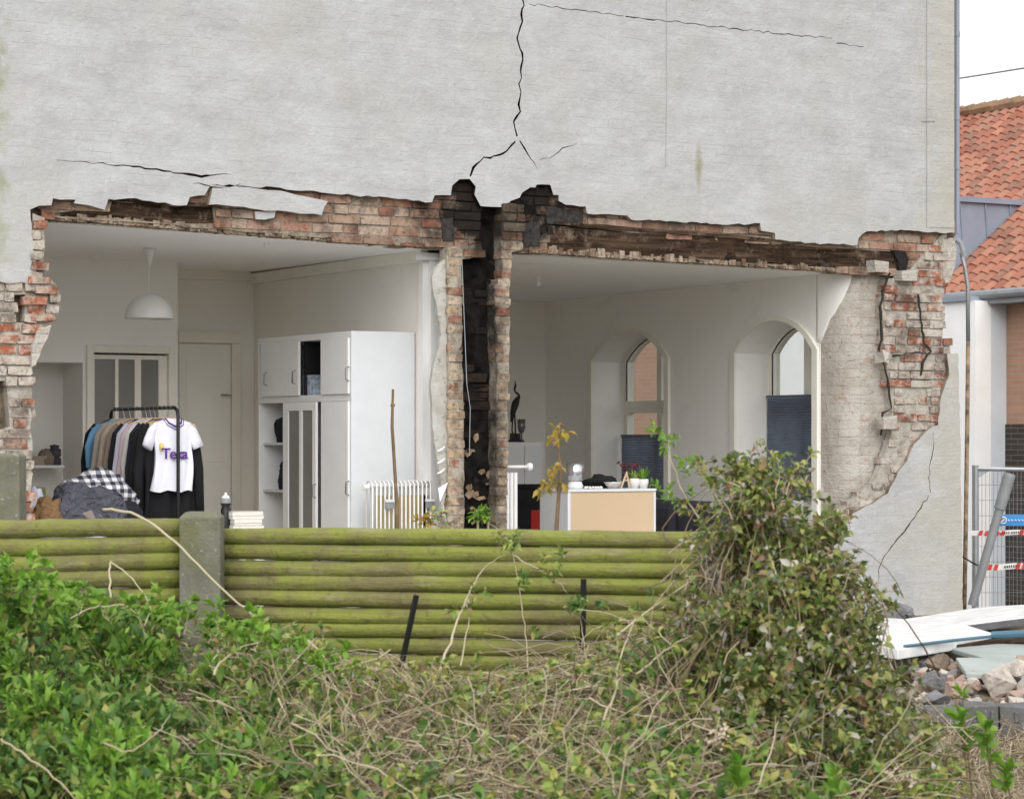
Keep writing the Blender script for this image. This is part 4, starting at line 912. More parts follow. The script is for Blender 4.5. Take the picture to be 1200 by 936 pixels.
# things on the niche shelf
q = onY(43, 540, 3.0); m = MB(); m.box((q.x - .09, 2.95, NSH), (q.x + .09, 3.1, NSH + .07), jit=.003); tag(m.build('small_box', M['cloth_tan']), 'small tan box on the niche shelf at the left', 'box')
q = onY(54, 540, 2.98); blob('cap', (q.x, 3.0, NSH), (.06, .06, .08), M['cloth_taupe'], 'dark cap lying on the niche shelf', 'cap', 2)
q = onY(65, 540, 2.98); m = MB(); m.lathe([(.001, 0), (.05, 0), (.05, .05), (.035, .06), (.05, .07), (.05, .12), (.03, .13), (.04, .15), (.001, .16)], (q.x, 3.0, NSH), 14); tag(m.build('jar', M['greybl'], smooth=True), 'stacked grey jar on the right of the niche shelf', 'jar')
q = onY(45, 572, 3.0); zz = onY(60, 590, 3.0).z; m = MB(); m.box((q.x - .05, 2.97, zz), (q.x + .05, 3.07, zz + .13), jit=.004); tag(m.build('carton', simple('olive_carton', (.36, .37, .12), .7, .2)), 'olive yellow carton on the lower niche shelf', 'carton')

# radiator and stick
def radiator(name, x0, x1, Y, z0, z1, n, label, brackets=True, end=False):
    c = thing(name, ((x0 + x1) / 2, Y, z0), label, 'radiator')
    dxx = (x1 - x0) / n; s = MB(); f = MB()
    for i in range(n):
        x = x0 + dxx * (i + .5); s.tube([(x, Y, z0 + .03), (x, Y, z1 - .02), (x, Y + .02, z1), (x, Y + .07, z1), (x, Y + .09, z1 - .02), (x, Y + .09, z0 + .03)], dxx * .20, 8)
    s.tube([(x0, Y + .03, z0 + .05), (x1, Y + .03, z0 + .05)], .018, 8); s.tube([(x0, Y + .045, z1 - .03), (x1, Y + .045, z1 - .03)], .016, 8)
    s.build('column', M['trimw'], c, smooth=True)
    if brackets:
        f.box((x0 + dxx * 2, Y + .05, z0 + .02), (x1, Y + .058, z1 - .10)); f.build('rear_panel', M['gold'], c)
        for px in (0, 1):
            x = x0 + (.28 if px == 0 else .93) * (x1 - x0); b = MB(); b.box((x - .03, Y - .035, z1 - .19), (x + .03, Y - .012, z1 - .13)); bo = b.build('bracket', M['grey'], c); b = MB(); b.box((x - .032, Y - .04, z1 - .145), (x + .032, Y - .01, z1 - .127)); b.build('bracket_cap', M['trimw'], bo)
    v = MB(); v.tube([(x0 - .05, Y + .02, z1 - .04), (x0, Y + .03, z1 - .04)], .02, 8); v.build('valve', M['trimw'], c)
    return c
a = onY(434, 564, .22); b = onY(507, 564, .22)
radiator('radiator', a.x, b.x, .22, .12, a.z, 15, 'white column radiator with yellowed rear panel in front of the wardrobe')
m = MB(); Y = .08; m.tube([onY(466, 640, Y) - Vector((0, 0, .9)), onY(465, 590, Y), onY(462, 540, Y), onY(459.5, 500, Y), onY(460, 476, Y), onY(460.5, 456, Y)], [.013, .014, .012, .012, .010, .009], 8)
m.tube([onY(458.5, 475, Y), onY(462, 474.5, Y)], .012, 8); m.v = [(x, y, max(z, .0)) for x, y, z in m.v]
tag(m.build('wooden_stick', M['wood'], smooth=True), 'thin brown stick standing upright in front of the radiator', 'stick')
m = MB(); a = onY(508, 566, .25); m.tube([a, a + Vector((.10, 0, -.01))], .012, 8); m.box((a.x + .09, .2, a.z - .03), (a.x + .13, .26, a.z + .02)); tag(m.build('radiator_pipe', M['trimw']), 'short bent pipe stub between the radiator and the torn partition end', 'pipe')
# ================================================================== right room
a = onY(592, 552, .30); b = onY(603, 552, .30)
rd = thing('radiator', ((a.x + b.x) / 2, .3, .1), 'white radiator seen end on just right of the chimney', 'radiator')
m = MB()
for i in range(3): m.tube([(a.x + .018 + i * .034, .3, .1), (a.x + .018 + i * .034, .3, a.z - .01)], .015, 8)
m.build('column', M['trimw'], rd, smooth=True)
m = MB(); zz = onY(600, 547, .3).z; m.tube([(a.x - .02, .29, zz), (a.x + .20, .29, zz)], .013, 8); m.lathe([(.001, .03), (.02, .025), (.028, 0), (.02, -.025), (.001, -.03)], (a.x + .2, .29, zz), 12); m.build('valve', M['trimw'], rd, smooth=True)
# tall pale cabinet at the back wall
q0 = onY(590, 518, 3.9); q1 = onY(636, 518, 3.9)
cb_ = thing('cabinet', ((q0.x + q1.x) / 2, 4.2, .02), 'tall pale grey cabinet against the back wall under the bird sculpture', 'cabinet')
CT = q1.z
m = MB(); m.box((q0.x, 3.9, .02), (q1.x, 4.5, CT)); m.build('carcass', M['inner'], cb_, bevel=.004)
m = MB(); m.box((q0.x + .02, 3.88, .06), (q0.x + (q1.x - q0.x) * .50, 3.898, CT - .03)); m.build('door', M['inner'], cb_, bevel=.003)
m = MB(); m.box((q0.x + (q1.x - q0.x) * .52, 3.88, .06), (q1.x - .02, 3.898, CT - .03)); m.build('door', M['inner'], cb_, bevel=.003)
sb = thing('bird_sculpture', (onY(603, 500, 4.1).x, 4.1, CT), 'slender dark heron sculpture standing on the pale cabinet', 'sculpture')
S = lambda a, b: onY(a, b + 0.5, 4.1)
m = MB(); m.tube([S(599, 494), S(601, 483), S(604, 472), S(607, 466), S(608.5, 464)], [.008, .025, .035, .02, .012], 10); m.tube([S(608.5, 464), S(607, 461), S(604, 459), S(603, 456), S(604, 452), S(603.5, 445)], [.012, .011, .009, .009, .011, .002], 8)
m.build('body', M['black'], sb, smooth=True)
m = MB(); m.tube([S(601, 490), S(600, 503), S(602, 516)], .007, 6); m.tube([S(603, 480), S(604, 500), S(604, 516)], .008, 6); m.box((S(597, 500).x, 4.04, CT), (S(608, 500).x, 4.16, CT + .02)); m.box((S(600, 500).x, 4.06, CT + .02), (S(607, 500).x, 4.14, CT + .08)); m.build('base', M['black'], sb)
q = onY(611, 517, 4.1); gz = onY(611, 491, 4.1).z - CT
m = MB(); m.lathe([(.001, 0), (.028, 0), (.028, .012), (.008, .03), (.008, gz * .38), (.025, gz * .45), (.036, gz * .65), (.038, gz), (.035, gz)], (q.x, 4.1, CT), 16)
gm = simple('smoky_silver', (.18, .18, .18), .25, .1, metal=.4); tag(m.build('goblet', gm, smooth=True), 'smoky grey goblet beside the heron sculpture', 'goblet')
# gaming style chair, black with red
q = onY(618, 600, 3.0)
ac = thing('armchair', (q.x, 3.0, .02), 'black armchair with red stripe in front of the pale cabinet', 'armchair')
zt = onY(618, 567, 3.0).z
def rbox(mb, c, s, e=.05, seg=6):
    mb.tube([(c[0], c[1] - s[1] / 2, c[2]), (c[0], c[1] - s[1] / 2 + e * .5, c[2]), (c[0], c[1] + s[1] / 2 - e * .5, c[2]), (c[0], c[1] + s[1] / 2, c[2])], [s[0] / 2 - e, s[0] / 2, s[0] / 2, s[0] / 2 - e], 16, squash=s[2] / s[0])
m = MB(); m.box((q.x - .23, 2.92, .45), (q.x + .24, 3.04, zt - .04)); m.box((q.x - .17, 2.93, zt - .04), (q.x + .18, 3.03, zt)); m.build('backrest', M['blackcloth'], ac, bevel=.04)
m = MB(); m.box((q.x - .02, 2.90, .5), (q.x + .07, 2.919, zt - .22)); m.build('stripe', M['redcloth'], ac)
m = MB(); m.box((q.x - .27, 3.05, .38), (q.x + .27, 3.55, .48)); m.build('seat', M['blackcloth'], ac, bevel=.03)
m = MB(); m.tube([(q.x, 3.3, .08), (q.x, 3.3, .38)], .03, 8)
for k in range(5): an = k * 1.2566; m.tube([(q.x, 3.3, .09), (q.x + .3 * math.cos(an), 3.3 + .3 * math.sin(an), .05)], .02, 6)
m.build('base', M['black'], ac)
# counter with beech end panel
Yc = .42; c0 = onY(667, 573, Yc); c1 = onY(768, 573, Yc); cl = c0.x; cr_ = c1.x; CZ = c0.z - .003
ct = thing('counter', ((cl + cr_) / 2, Yc + .3, .02), 'white low cabinet with a pale beech panel facing the opening', 'counter')
D2 = onX(633, 0, cl).y
m = MB(); m.box((cl - .002, Yc + .02, .02), (cr_, D2, CZ - .02)); m.build('carcass', M['white'], ct)
m = MB(); m.box((cl - .012, Yc - .006, CZ - .019), (cr_ + .008, D2 + .01, CZ)); m.build('top', M['white'], ct, bevel=.002)
m = MB(); m.box((cl - .012, Yc, .02), (cl + .012, Yc + .019, CZ - .02)); m.build('edge_strip', M['white'], ct); m = MB(); m.box((cr_ - .016, Yc, .02), (cr_ + .004, Yc + .019, CZ - .02)); m.build('edge_strip', M['white'], ct)
m = MB(); m.box((cl + .013, Yc + .003, .03), (cr_ - .017, Yc + .018, CZ - .022)); m.build('end_panel', M['beech'], ct)
def onc(px, Y): return Vector((onY(px, 0, Y).x, Y, CZ))
q = onc(674, .62); vs = thing('silver_vase', q, 'large silver glass vase at the left of the white counter', 'vase'); hz = onY(674, 543, .62).z - CZ
m = MB(); m.lathe([(.001, .0), (.055, 0), (.06, .02), (.05, hz * .28), (.03, hz * .3)], q, 20); m.build('foot', M['trimw'], vs, smooth=True)
m = MB(); m.lathe([(.03, hz * .3), (.056, hz * .32), (.068, hz), (.064, hz), (.052, hz * .34)], q, 24); m.build('bowl', M['silver'], vs, smooth=True)
q = onc(702, .75); blob('black_cloth', q, (.11, .10, .06), M['blackcloth'], 'crumpled black cloth lying on the white counter', 'cloth', 31, amp=.5)
q = onc(718, .60); m = MB(); m.lathe([(.001, 0), (.03, 0), (.055, .025), (.07, .05), (.066, .05), (.05, .02)], q, 20); tag(m.build('bowl', simple('speckled_bowl', (.5, .47, .44), .5, .3, 60), smooth=True), 'speckled shallow bowl between black cloth and plants', 'bowl')
for k in range(7):
    qq = onc(686 + k * 3.2 + random.uniform(-1, 1), .52 + random.uniform(0, .05)); m = MB(); m.lathe([(.001, 0), (.012, .003), (.014, .012), (.001, .022)], qq, 8); tag(m.build('pebble', M['pot'], smooth=True), 'small pale pebble lying along the front edge of the white counter', 'pebble', 'pebbles on the counter')
q = onc(734, .60); m = MB(); m.tube([q + Vector((-.05, 0, .0)), q + Vector((.02, .02, .125))], .008, 5); m.tube([q + Vector((.035, .01, .0)), q + Vector((.015, .02, .125))], .008, 5); m.tube([q + Vector((-.02, .015, .06)), q + Vector((.02, .015, .06))], .006, 5); tag(m.build('small_easel', M['beech']), 'small wooden easel leaning beside the white flower pots', 'easel')
def potplant(px, Y, hp, lab, leafm, n, ln, seed, red=False):
    q = onc(px, Y); t_ = thing('potted_plant', q, lab, 'plant'); rg = random.Random(seed)
    m = MB(); m.lathe([(.001, 0), (.030, 0), (.040, hp * .6), (.038, hp), (.034, hp), (.034, hp - .02)], q, 18); m.build('pot', M['pot'], t_, smooth=True)
    m = MB()
    for k in range(n):
        an = rg.uniform(0, 6.3); tilt = rg.uniform(.1, .8); d = Vector((math.cos(an) * tilt, math.sin(an) * tilt, 1)).normalized(); s_ = Vector((-math.sin(an), math.cos(an), 0)) * .009
        b_ = q + Vector((math.cos(an) * .012, math.sin(an) * .012, hp - .015)); l_ = ln * rg.uniform(.6, 1); mid = b_ + d * l_ * .55; tip = b_ + d * l_ + Vector((d.x, d.y, -.1)) * l_ * .2
        m.add([b_ - s_ * .5, b_ + s_ * .5, mid + s_, mid - s_, tip], [(0, 1, 2, 3), (3, 2, 4)])
    m.build('leaves', leafm, t_)
    return t_, q
potplant(743.5, .60, .075, 'white pot with dark red and green leaves left of the other pot', LEAFG, 12, .10, 3)
potplant(754, .57, .07, 'small white pot with upright fresh green leaves at the counter end', LEAFB, 26, .14, 4)
q = onc(741, .68); m = MB(); rg = random.Random(4); rp = thing('potted_plant', q, 'dark red leaved plant behind the two white pots', 'plant')
m.lathe([(.001, 0), (.03, 0), (.035, .06), (.03, .06)], q, 12); m.build('pot', M['ink'], rp)
m = MB()
for k in range(46):
    c = q + Vector((rg.uniform(-.11, .07), rg.uniform(-.05, .05), rg.uniform(.05, .20))); s = rg.uniform(.012, .026); a_ = Vector((rg.uniform(-1, 1), rg.uniform(-1, 1), rg.uniform(-1, 1))).normalized(); b_ = a_.orthogonal().normalized()
    m.add([c - a_ * s, c + b_ * s * .6, c + a_ * s, c - b_ * s * .6], [(0, 1, 2, 3)])
    m.tube([q + Vector((0, 0, .06)), c], .0015, 3, cap=False)
m.build('leaves', simple('dark_red_leaf', (.10, .012, .02), .5, .3), rp)
# sofa along the window wall
sf = thing('sofa', (2.1, 2.2, .02), 'charcoal grey sofa below the arched windows', 'sofa')
zt = onX(850, 592, 2.2).z
a = onY(800, 0, 1.5)
SZ = .86
m = MB(); m.box((2.72, .95, .3), (2.92, 3.3, SZ - .04)); m.build('backrest', M['sofa'], sf, bevel=.05)
m = MB(); m.box((1.9, 3.05, .15), (2.71, 3.3, .66)); m.build('armrest', M['sofa'], sf, bevel=.05)
m = MB(); m.box((1.9, .95, .12), (2.71, 3.04, .45)); m.build('seat', M['sofa'], sf, bevel=.05)
for i in range(3): m = MB(); m.box((2.5, 1.0 + i * .69, .46), (2.71, 1.66 + i * .69, .82)); m.build('cushion', M['sofa'], sf, bevel=.06)
q = onX(925, 606, 2.6); pf = thing('pouffe', (2.55, .62, .02), 'dark grey rounded headrest cushion under the right window', 'cushion')
m = MB(); m.box((2.38, .45, .02), (2.74, .72, 1.33 - 84 / FPX * 19.0)); m.build('cushion_body', M['sofa'], pf, bevel=.07)

# ================================================================== neighbour houses across the street
XS = 12.0
def nh(name, label): return thing(name, (XS + 1.5, 12, -.05), label, 'house')
yA1 = onX(918.5, 0, XS).y; yC = onX(1156, 0, XS - .25).y; yB = yA1
n1 = nh('brick_house', 'salmon brick house seen through the arched windows'); n1.location = (XS + 2, yA1 + 5, 0); LOC[n1.name] = Vector(n1.location)
salm = m_facingbrick('salmon_facing_brick', 1, (.46, .27, .19), (.40, .235, .165), (.40, .33, .27)); dark = m_facingbrick('dark_plinth_brick', 1, (.075, .06, .052), (.05, .042, .038), (.17, .155, .14))
m = MB(); m.box((XS, yA1 + .001, -.9), (XS + 5, yA1 + 14, 4.4)); m.build('wall', salm, n1)
m = MB(); m.add([(XS - .3, yA1 - .0, 4.35), (XS + 3, yA1, 6.6), (XS + 3, yA1 + 14, 6.6), (XS - .3, yA1 + 14, 4.35), (XS - .3, yA1 - .0, 4.25), (XS + 3, yA1, 6.5), (XS + 3, yA1 + 14, 6.5), (XS - .3, yA1 + 14, 4.25)], [(0, 1, 2, 3), (7, 6, 5, 4), (0, 4, 5, 1), (3, 2, 6, 7), (0, 3, 7, 4)]); m.build('roof', simple('red_roof_sheet', (.40, .14, .08), .8, .2, 3), n1)
n2 = nh('white_house', 'house with white rendered bay and orange pantile roof across the street'); n2.location = (XS + 2, 6, 0); LOC[n2.name] = Vector(n2.location)
ZE = onX(1160, 349, XS).z
wr = simple('white_render', (.90, .90, .90), .8, .03, 3, .2); 
ym = onX(1143, 0, XS - .5).y
m = MB(); m.box((XS - .5, ym, -.9), (XS + 2, yA1, ZE - .06)); m.build('white_bay', wr, n2)
m = MB(); m.box((XS - .25, yC, -.9), (XS + 2, ym - .001, ZE - .08)); m.build('white_return', simple('pale_blue_grey_render', (.62, .66, .70), .8, .04, 3), n2)
m = MB(); m.box((XS - .25 - .003, yC, 1.0), (XS - .25, ym - .001, 1.012)); m.box((XS - .253, yC, .35), (XS - .25, ym - .001, .362)); m.box((XS - .253, yC, 1.6), (XS - .25, ym - .001, 1.61)); m.build('render_joint', M['grey'], n2)
ZS = onX(1182, 497, XS).z
m = MB(); m.box((XS, -4, ZS), (XS + 4, yC - .001, ZE)); m.build('brick_wall', salm, n2)
m = MB(); m.box((XS - .02, -4, -.9), (XS + 4, yC - .001, ZS - .001)); m.build('dark_plinth', dark, n2)
# flashing + gutter
m = MB(); m.box((XS - .55, yC - .0, ZE - .06), (XS - .1, yA1, ZE + .0)); m.build('flashing', M['zinc'], n2)
m = MB(); m.tube([(XS - .32, -4, ZE + .02), (XS - .32, yA1, ZE + .02)], .06, 10); m.box((XS - .3, -4, ZE - .1), (XS - .02, yC - .002, ZE - .03)); m.build('gutter', M['grey'], n2)
# pantile roof panels: every tile a small S-curved shell
tilem = NT('orange_pantile'); c_ = tilem.ramp(tilem.rnd(), [(0, (.26, .10, .07)), (.3, (.36, .15, .10)), (.6, (.42, .19, .13)), (.85, (.33, .14, .10)), (1, (.22, .11, .08))])
c_ = tilem.mix(tilem.ramp(tilem.noise(3, 6, .7), [(.48, 0.), (.62, .6)]), c_, (.28, .19, .14)); tilem.fin(c_, .85, tilem.bump(tilem.noise(40, 4), .3, .006), spec=.2)
def pantiles(o, u, v, nu, nv, du, dv, clip=None):
    """o origin at the eave, u along the eave, v up the slope"""
    o, u, v = Vector(o), Vector(u).normalized(), Vector(v).normalized(); w = u.cross(v); w = w if w.z > 0 else -w; m = MB(); rg = random.Random(3)
    for j in range(nv):
        for i in range(nu):
            b_ = o + u * (i * du) + v * (j * dv)
            if clip and not clip(b_ + u * du / 2 + v * dv / 2): continue
            vs = []; jj = rg.uniform(-.004, .006)
            for r_, lift in ((0, .022), (dv * 1.08, .0)):
                for s in range(7):
                    t_ = s / 6; h_ = .028 * math.sin(t_ * math.pi * 2 * .82 + .3)
                    vs.append(b_ + u * (t_ * du * 1.04) + v * r_ + w * (h_ + lift + jj))
            for s in range(7): vs.append(vs[s] - w * .018)
            m.add(vs, [(s, s + 1, s + 8, s + 7) for s in range(6)] + [(s + 14, s + 15, s + 1, s) for s in range(6)])
    return m
ycheek = onX(1110, 343, XS).y
s2 = Vector((1, 0, .79)).normalized()
pantiles((XS - .30, yA1 + 2.5, ZE + .06), (0, -1, 0), s2, 103, 24, .19, .20).build('pantile_roof', tilem.m, n2)
m = MB(); m.add([(XS - .25, yA1, ZE), (XS + 3.45, yA1, ZE + 2.95), (XS + 3.45, -4, ZE + 2.95), (XS - .25, -4, ZE)], [(0, 1, 2, 3)]); m.build('roof_boards', M['timber'], n2)
# zinc dormer with shallower pantile roof
ZD = onX(1150, 234, XS + .6).z
m = MB(); m.box((XS - .1, ycheek, ZE), (XS - .3 + (ZD - ZE) / .79, yA1 - .3, ZD - .001)); zc_ = m.build('dormer', M['zinc'], n2)
m = MB()
for k in range(3): m.tube([(XS + .2 + k * .42, ycheek - .012, ZD), (XS + .3 + k * .42 - .0, ycheek - .012, ZE + .2)], .012, 4)
m.box((XS - .15, ycheek - .05, ZD - .05), (XS - .25 + (ZD - ZE) / .79, ycheek - .002, ZD + .02)); m.build('seam', M['zinc'], n2)
RZ_ = ZE + 3.06
m = MB(); nb_ = 56
for k in range(nb_): y0_ = yA1 + 2.5 - k * .25; m.tube([(XS + 3.46, y0_, RZ_ + .02 + random.uniform(-.01, .01)), (XS + 3.46, y0_ - .27, RZ_ + .03)], [.085, .10], 8)
m.build('ridge_tile', m_concrete('lichened_ridge', (.42, .26, .17), .5), n2)
# overhead wire
m = MB(); m.tube([W(1080, 99, 40), W(1160, 86.5, 36), W(1300, 64, 30)], .012, 5); m.tube
ow = tag(m.build('overhead_cable', M['black']), 'thin black overhead cable crossing the pale sky above the tiled roof', 'cable')

# ================================================================== street side clutter by the corner
def P3(px, py, D): return W(px, py, D)
m = MB(); D = 20.2
m.tube([P3(1126, 296, D), P3(1131, 315, D), P3(1134, 335, D), P3(1134.5, 400, D)], [.016, .016, .017, .017], 8, mi=0); m.tube([P3(1134.5, 400, D), P3(1133.5, 500, D), P3(1132, 600, D), P3(1130, 720, D)], [.017, .018, .018, .018], 8, mi=1)
tag(m.build('bent_pole', [M['galv'], M['rust']], smooth=True), 'thin rusty pole with grey bent top standing at the wall corner', 'pole')
m = MB(); D = 20.6; a = P3(1183, 556, D); b = P3(1139, 724, D); b.z = max(b.z, -.05); d = (b - a).normalized()
m.tube([a, b], .038, 14); m.tube([a - d * .01, a + d * .02, a + d * .30], [.048, .053, .048], 14)
tag(m.build('leaning_pipe', M['grey'], smooth=False), 'grey plastic pipe leaning beside the tape barrier', 'pipe')
bf = thing('mesh_fence', P3(1170, 715, 22.5), 'galvanised mesh site fence behind the leaning pipe', 'fence')
m = MB(); D = 22.5; m.tube([P3(1143, 545, D), P3(1143, 718, D)], .03, 8); m.build('post', M['galv'], bf)
m = MB(); m.tube([P3(1141, 549, D), P3(1300, 552, D)], .02, 8); m.build('top_rail', M['galv'], bf)
m = MB()
for k in range(34): m.tube([P3(1146 + k * 4.6, 551, D), P3(1146 + k * 4.6, 716, D)], .0025, 3, cap=False)
for k in range(9): m.tube([P3(1143, 568 + k * 18, D), P3(1300, 568 + k * 18, D)], .0025, 3, cap=False)
m.build('wire_mesh', M['galv'], bf)
m = MB(); m.add([P3(1143, 549, D), P3(1143, 562, D), P3(1164, 549, D)], [(0, 1, 2)]); a_ = Vector((0, .004, 0)); m.add([P3(1143, 549, D) + a_, P3(1143, 562, D) + a_, P3(1164, 549, D) + a_], [(2, 1, 0)]); m.build('corner_gusset', M['galv'], bf)
def tape(y1, y2, x0, lab, xs):
    D = 21.9; t_ = thing('barrier_tape', P3(1160, y1, D), lab, 'tape', 'barrier tapes'); n = 30
    m = MB(); vs = []; mi = []
    x = x0; k = 0
    def py(x, t): return (y1 - (x - 1140) * .02 + math.sin(x * .12) * .6) + (y2 - y1) * t
    xx = [x0 + i * 5 for i in range(34)]
    for i in range(len(xx) - 1):
        a, b = xx[i], xx[i + 1]; m.add([P3(a, py(a, 0), D), P3(b, py(b, 0), D), P3(b, py(b, 1), D), P3(a, py(a, 1), D)], [(0, 1, 2, 3)])
    m.build('tape_band', M['tape'], t_)
    m = MB()
    for s in xs:
        for o_ in (0, 7): a = s + o_; m.add([P3(a, py(a, 1), D - .02), P3(a + 4.5, py(a, 1), D - .02), P3(a + 6.5, py(a, 0), D - .02), P3(a + 2, py(a, 0), D - .02)], [(0, 1, 2, 3)])
    m.build('red_stripe', M['red'], t_)
    m = MB(); rg = random.Random(int(y1))
    for s in xs:
        for k in range(7): a = s + 20 + k * 2.6; m.add([P3(a, py(a, .7), D - .02), P3(a + rg.uniform(1.2, 2), py(a, .7), D - .02), P3(a + 1.4, py(a, .32), D - .02), P3(a, py(a, .32), D - .02)], [(0, 1, 2, 3)])
    m.build('tape_print', M['ink'], t_)
tape(622, 628, 1131, 'red and white barrier tape, the upper of two, below the blue sheet', [1146, 1165, 1194, 1225])
tape(661, 668, 1155, 'red and white barrier tape, the lower of two, near the slabs', [1157, 1190, 1222])
bs = thing('blue_sheet', P3(1190, 616, 22.2), 'bright blue board with white marks above the barrier tape', 'board')
m = MB(); D = 22.3; a, b, c, d = P3(1170, 603, D), P3(1300, 602, D), P3(1300, 615, D), P3(1170, 616, D); e = Vector((0, .05, 0)); m.add([a, b, c, d, a + e, b + e, c + e, d + e], [(0, 3, 2, 1), (4, 5, 6, 7), (0, 1, 5, 4), (3, 7, 6, 2), (0, 4, 7, 3), (1, 2, 6, 5)]); m.build('board_face', M['blue'], bs)
m = MB(); D = 22.26; c = P3(1175.5, 609.5, D)
ring = [c + RGT * (.030 * math.cos(k * .785)) + Vector((0, 0, .030 * math.sin(k * .785))) for k in range(9)]; m.tube(ring, .006, 4, cap=False)
m.tube([P3(1174, 611, D), P3(1177, 608, D)], .006, 4); 
for k in range(5): m.tube([P3(1181 + k * 4, 608.5, D), P3(1183.2 + k * 4, 610, D)], .005, 4)
m.build('white_mark', M['tape'], bs)
m = MB(); m.tube([P3(1128, 652, 20), P3(1136, 657, 20), P3(1145, 662, 20.2)], .007, 5); tag(m.build('cable_stub', M['black']), 'short black cable stub poking out of the wall corner', 'cable')

# ================================================================== slabs and rubble
def slab(pts, thick, mats, lab, name='fallen_panel', cat='panel', grp='fallen panels'):
    """pts: photo px,py,depth corners of the top face"""
    P = [W(*q) for q in pts]; n = len(P); m = MB(); dn = Vector((0, 0, -thick))
    m.add(P + [p + dn for p in P], [tuple(range(n))], 0); m.f.append(tuple(n + i for i in reversed(range(n)))); m.mi.append(0)
    for i in range(n): j = (i + 1) % n; m.f.append((i, i + n, j + n, j)); m.mi.append(1)
    o = m.build(name, mats, None, bevel=.006); return tag(o, lab, cat, grp)
slab([(975, 748, 14.0), (1052, 760, 13.4), (1166, 742, 14.6), (1120, 728, 16.5), (1010, 722, 17.6)], .06, [M['slab'], M['slab']], 'large white panel lying across the brick pier in front of the wall corner')
slab([(1040, 728, 17.0), (1085, 738, 16.3), (1215, 722, 16.0), (1200, 708, 17.6), (1150, 711, 18.5)], .05, [M['slab'], M['lightconc']], 'white panel with grey edge slanting behind the large white panel')
slab([(1090, 752, 14.3), (1215, 788, 13.2), (1215, 752, 14.4), (1140, 744, 14.8)], .03, [M['teal'], M['teal']], 'pale teal panel sloping down below the white panels')
slab([(1120, 770, 13.6), (1132, 788, 13.1), (1215, 792, 13.0), (1215, 770, 13.8)], .03, [M['teal'], M['teal']], 'second pale teal panel lying on the rubble')
m = MB(); m.tube([W(1060, 757, 13.5), W(1108, 751, 13.9), W(1164, 745, 14.3)], .010, 6); m.tube([W(1162, 744, 14.3), W(1220, 741, 14.2)], .022, 8); tag(m.build('blue_edge_profile', M['blueedge']), 'blue green edge profile under the front of the white panel', 'profile')
slab([(1096, 757, 14.0), (1170, 752, 14.3), (1215, 751, 14.3), (1215, 741, 14.8), (1120, 744, 14.8)], .02, [M['timber'], M['timber']], 'dark board between the white panel and the teal panel')
# small brick pier carrying the big panel
pr = thing('brick_pier', W(1056, 800, 13.9), 'low broken brick pier carrying the large white panel', 'pier')
a = W(1044, 800, 14.0); m = MB(); rg = random.Random(2)
for k in range(3):
    for i in range(3):
        for j in range(2): x = a.x + i * .115 + (.05 if k % 2 else 0) - .06; y = a.y + j * .24; m.box((x, y, .0 + k * .062 - .03), (x + .108, y + .22, k * .062 + .025), jit=.006)
m.build('brickwork', M['raw'], pr)
def rock(px, py, D, r, seed, mat, lab, grp='rubble lumps in front of the slabs', cat='rubble', name='rubble_lump', fl=.7):
    import bmesh
    q = W(px, py, D); rg = random.Random(seed); bm = bmesh.new()
    for _ in range(13): bm.verts.new(Vector((rg.uniform(-1, 1), rg.uniform(-1, 1), rg.uniform(-1, 1) * fl)).normalized() * rg.uniform(.75, 1.1) * r)
    res = bmesh.ops.convex_hull(bm, input=bm.verts); bmesh.ops.delete(bm, geom=[v for v in bm.verts if not v.link_faces], context='VERTS')
    bmesh.ops.triangulate(bm, faces=bm.faces); bmesh.ops.subdivide_edges(bm, edges=bm.edges, cuts=2, use_grid_fill=True)
    bmesh.ops.triangulate(bm, faces=bm.faces); bmesh.ops.subdivide_edges(bm, edges=bm.edges, cuts=1, use_grid_fill=True) if r > .07 else None
    bm.verts.ensure_lookup_table(); bm.verts.index_update()
    m = MB(); m.v = [tuple(v.co * (1 + .08 * noise.noise(v.co * (1.3 / r) + Vector((seed, 0, 0))) + .08 * noise.noise(v.co * (3.5 / r) + Vector((0, seed, 0))) + .06 * noise.noise(v.co * (9 / r))) + q) for v in bm.verts]
    m.v = [(x, y, max(z, -.04)) for x, y, z in m.v]
    m.f = [tuple(v.index for v in f.verts) for f in bm.faces]; m.mi = [0] * len(m.f); bm.free()
    return tag(m.build(name, mat), lab, cat, grp)
pinkr = m_concrete('pink_brick_rubble', (.46, .33, .27), .02); darkr = m_concrete('brown_rubble', (.26, .20, .15), .1)
slatr = m_concrete('slate_grey_rubble', (.24, .24, .25), .05)
big = [(1170, 800, 12.9, .115, 1, M['rock'], 'large pale angular masonry lump right of the teal panel corner'), (1140, 797, 13.2, .08, 2, M['rock'], 'pale masonry lump leaning left of the largest lump'), (1095, 795, 12.8, .08, 3, slatr, 'grey flat lump beside the brick pier'),
       (1120, 808, 12.5, .07, 4, pinkr, 'pinkish mortar covered lump in the middle of the rubble'), (1196, 785, 13.0, .085, 5, M['rock'], 'pale lump at the right edge of the photo below the teal panel'), (1098, 822, 12.2, .075, 6, slatr, 'slate grey slab like lump at the left of the rubble'),
       (1100, 776, 13.6, .08, 7, darkr, 'brown lump in the shade under the white panel'), (1075, 786, 13.6, .06, 8, slatr, 'small grey lump tucked behind the brick pier'), (1190, 815, 12.6, .07, 9, pinkr, 'pinkish flat lump near the right edge of the photo'),
       (1160, 822, 12.3, .06, 10, darkr, 'brown lump just behind the grey paver row'), (1210, 800, 12.8, .09, 12, M['rock'], 'pale lump cut by the right edge of the photo')]
for b in big: rock(*b)
rg = random.Random(77)
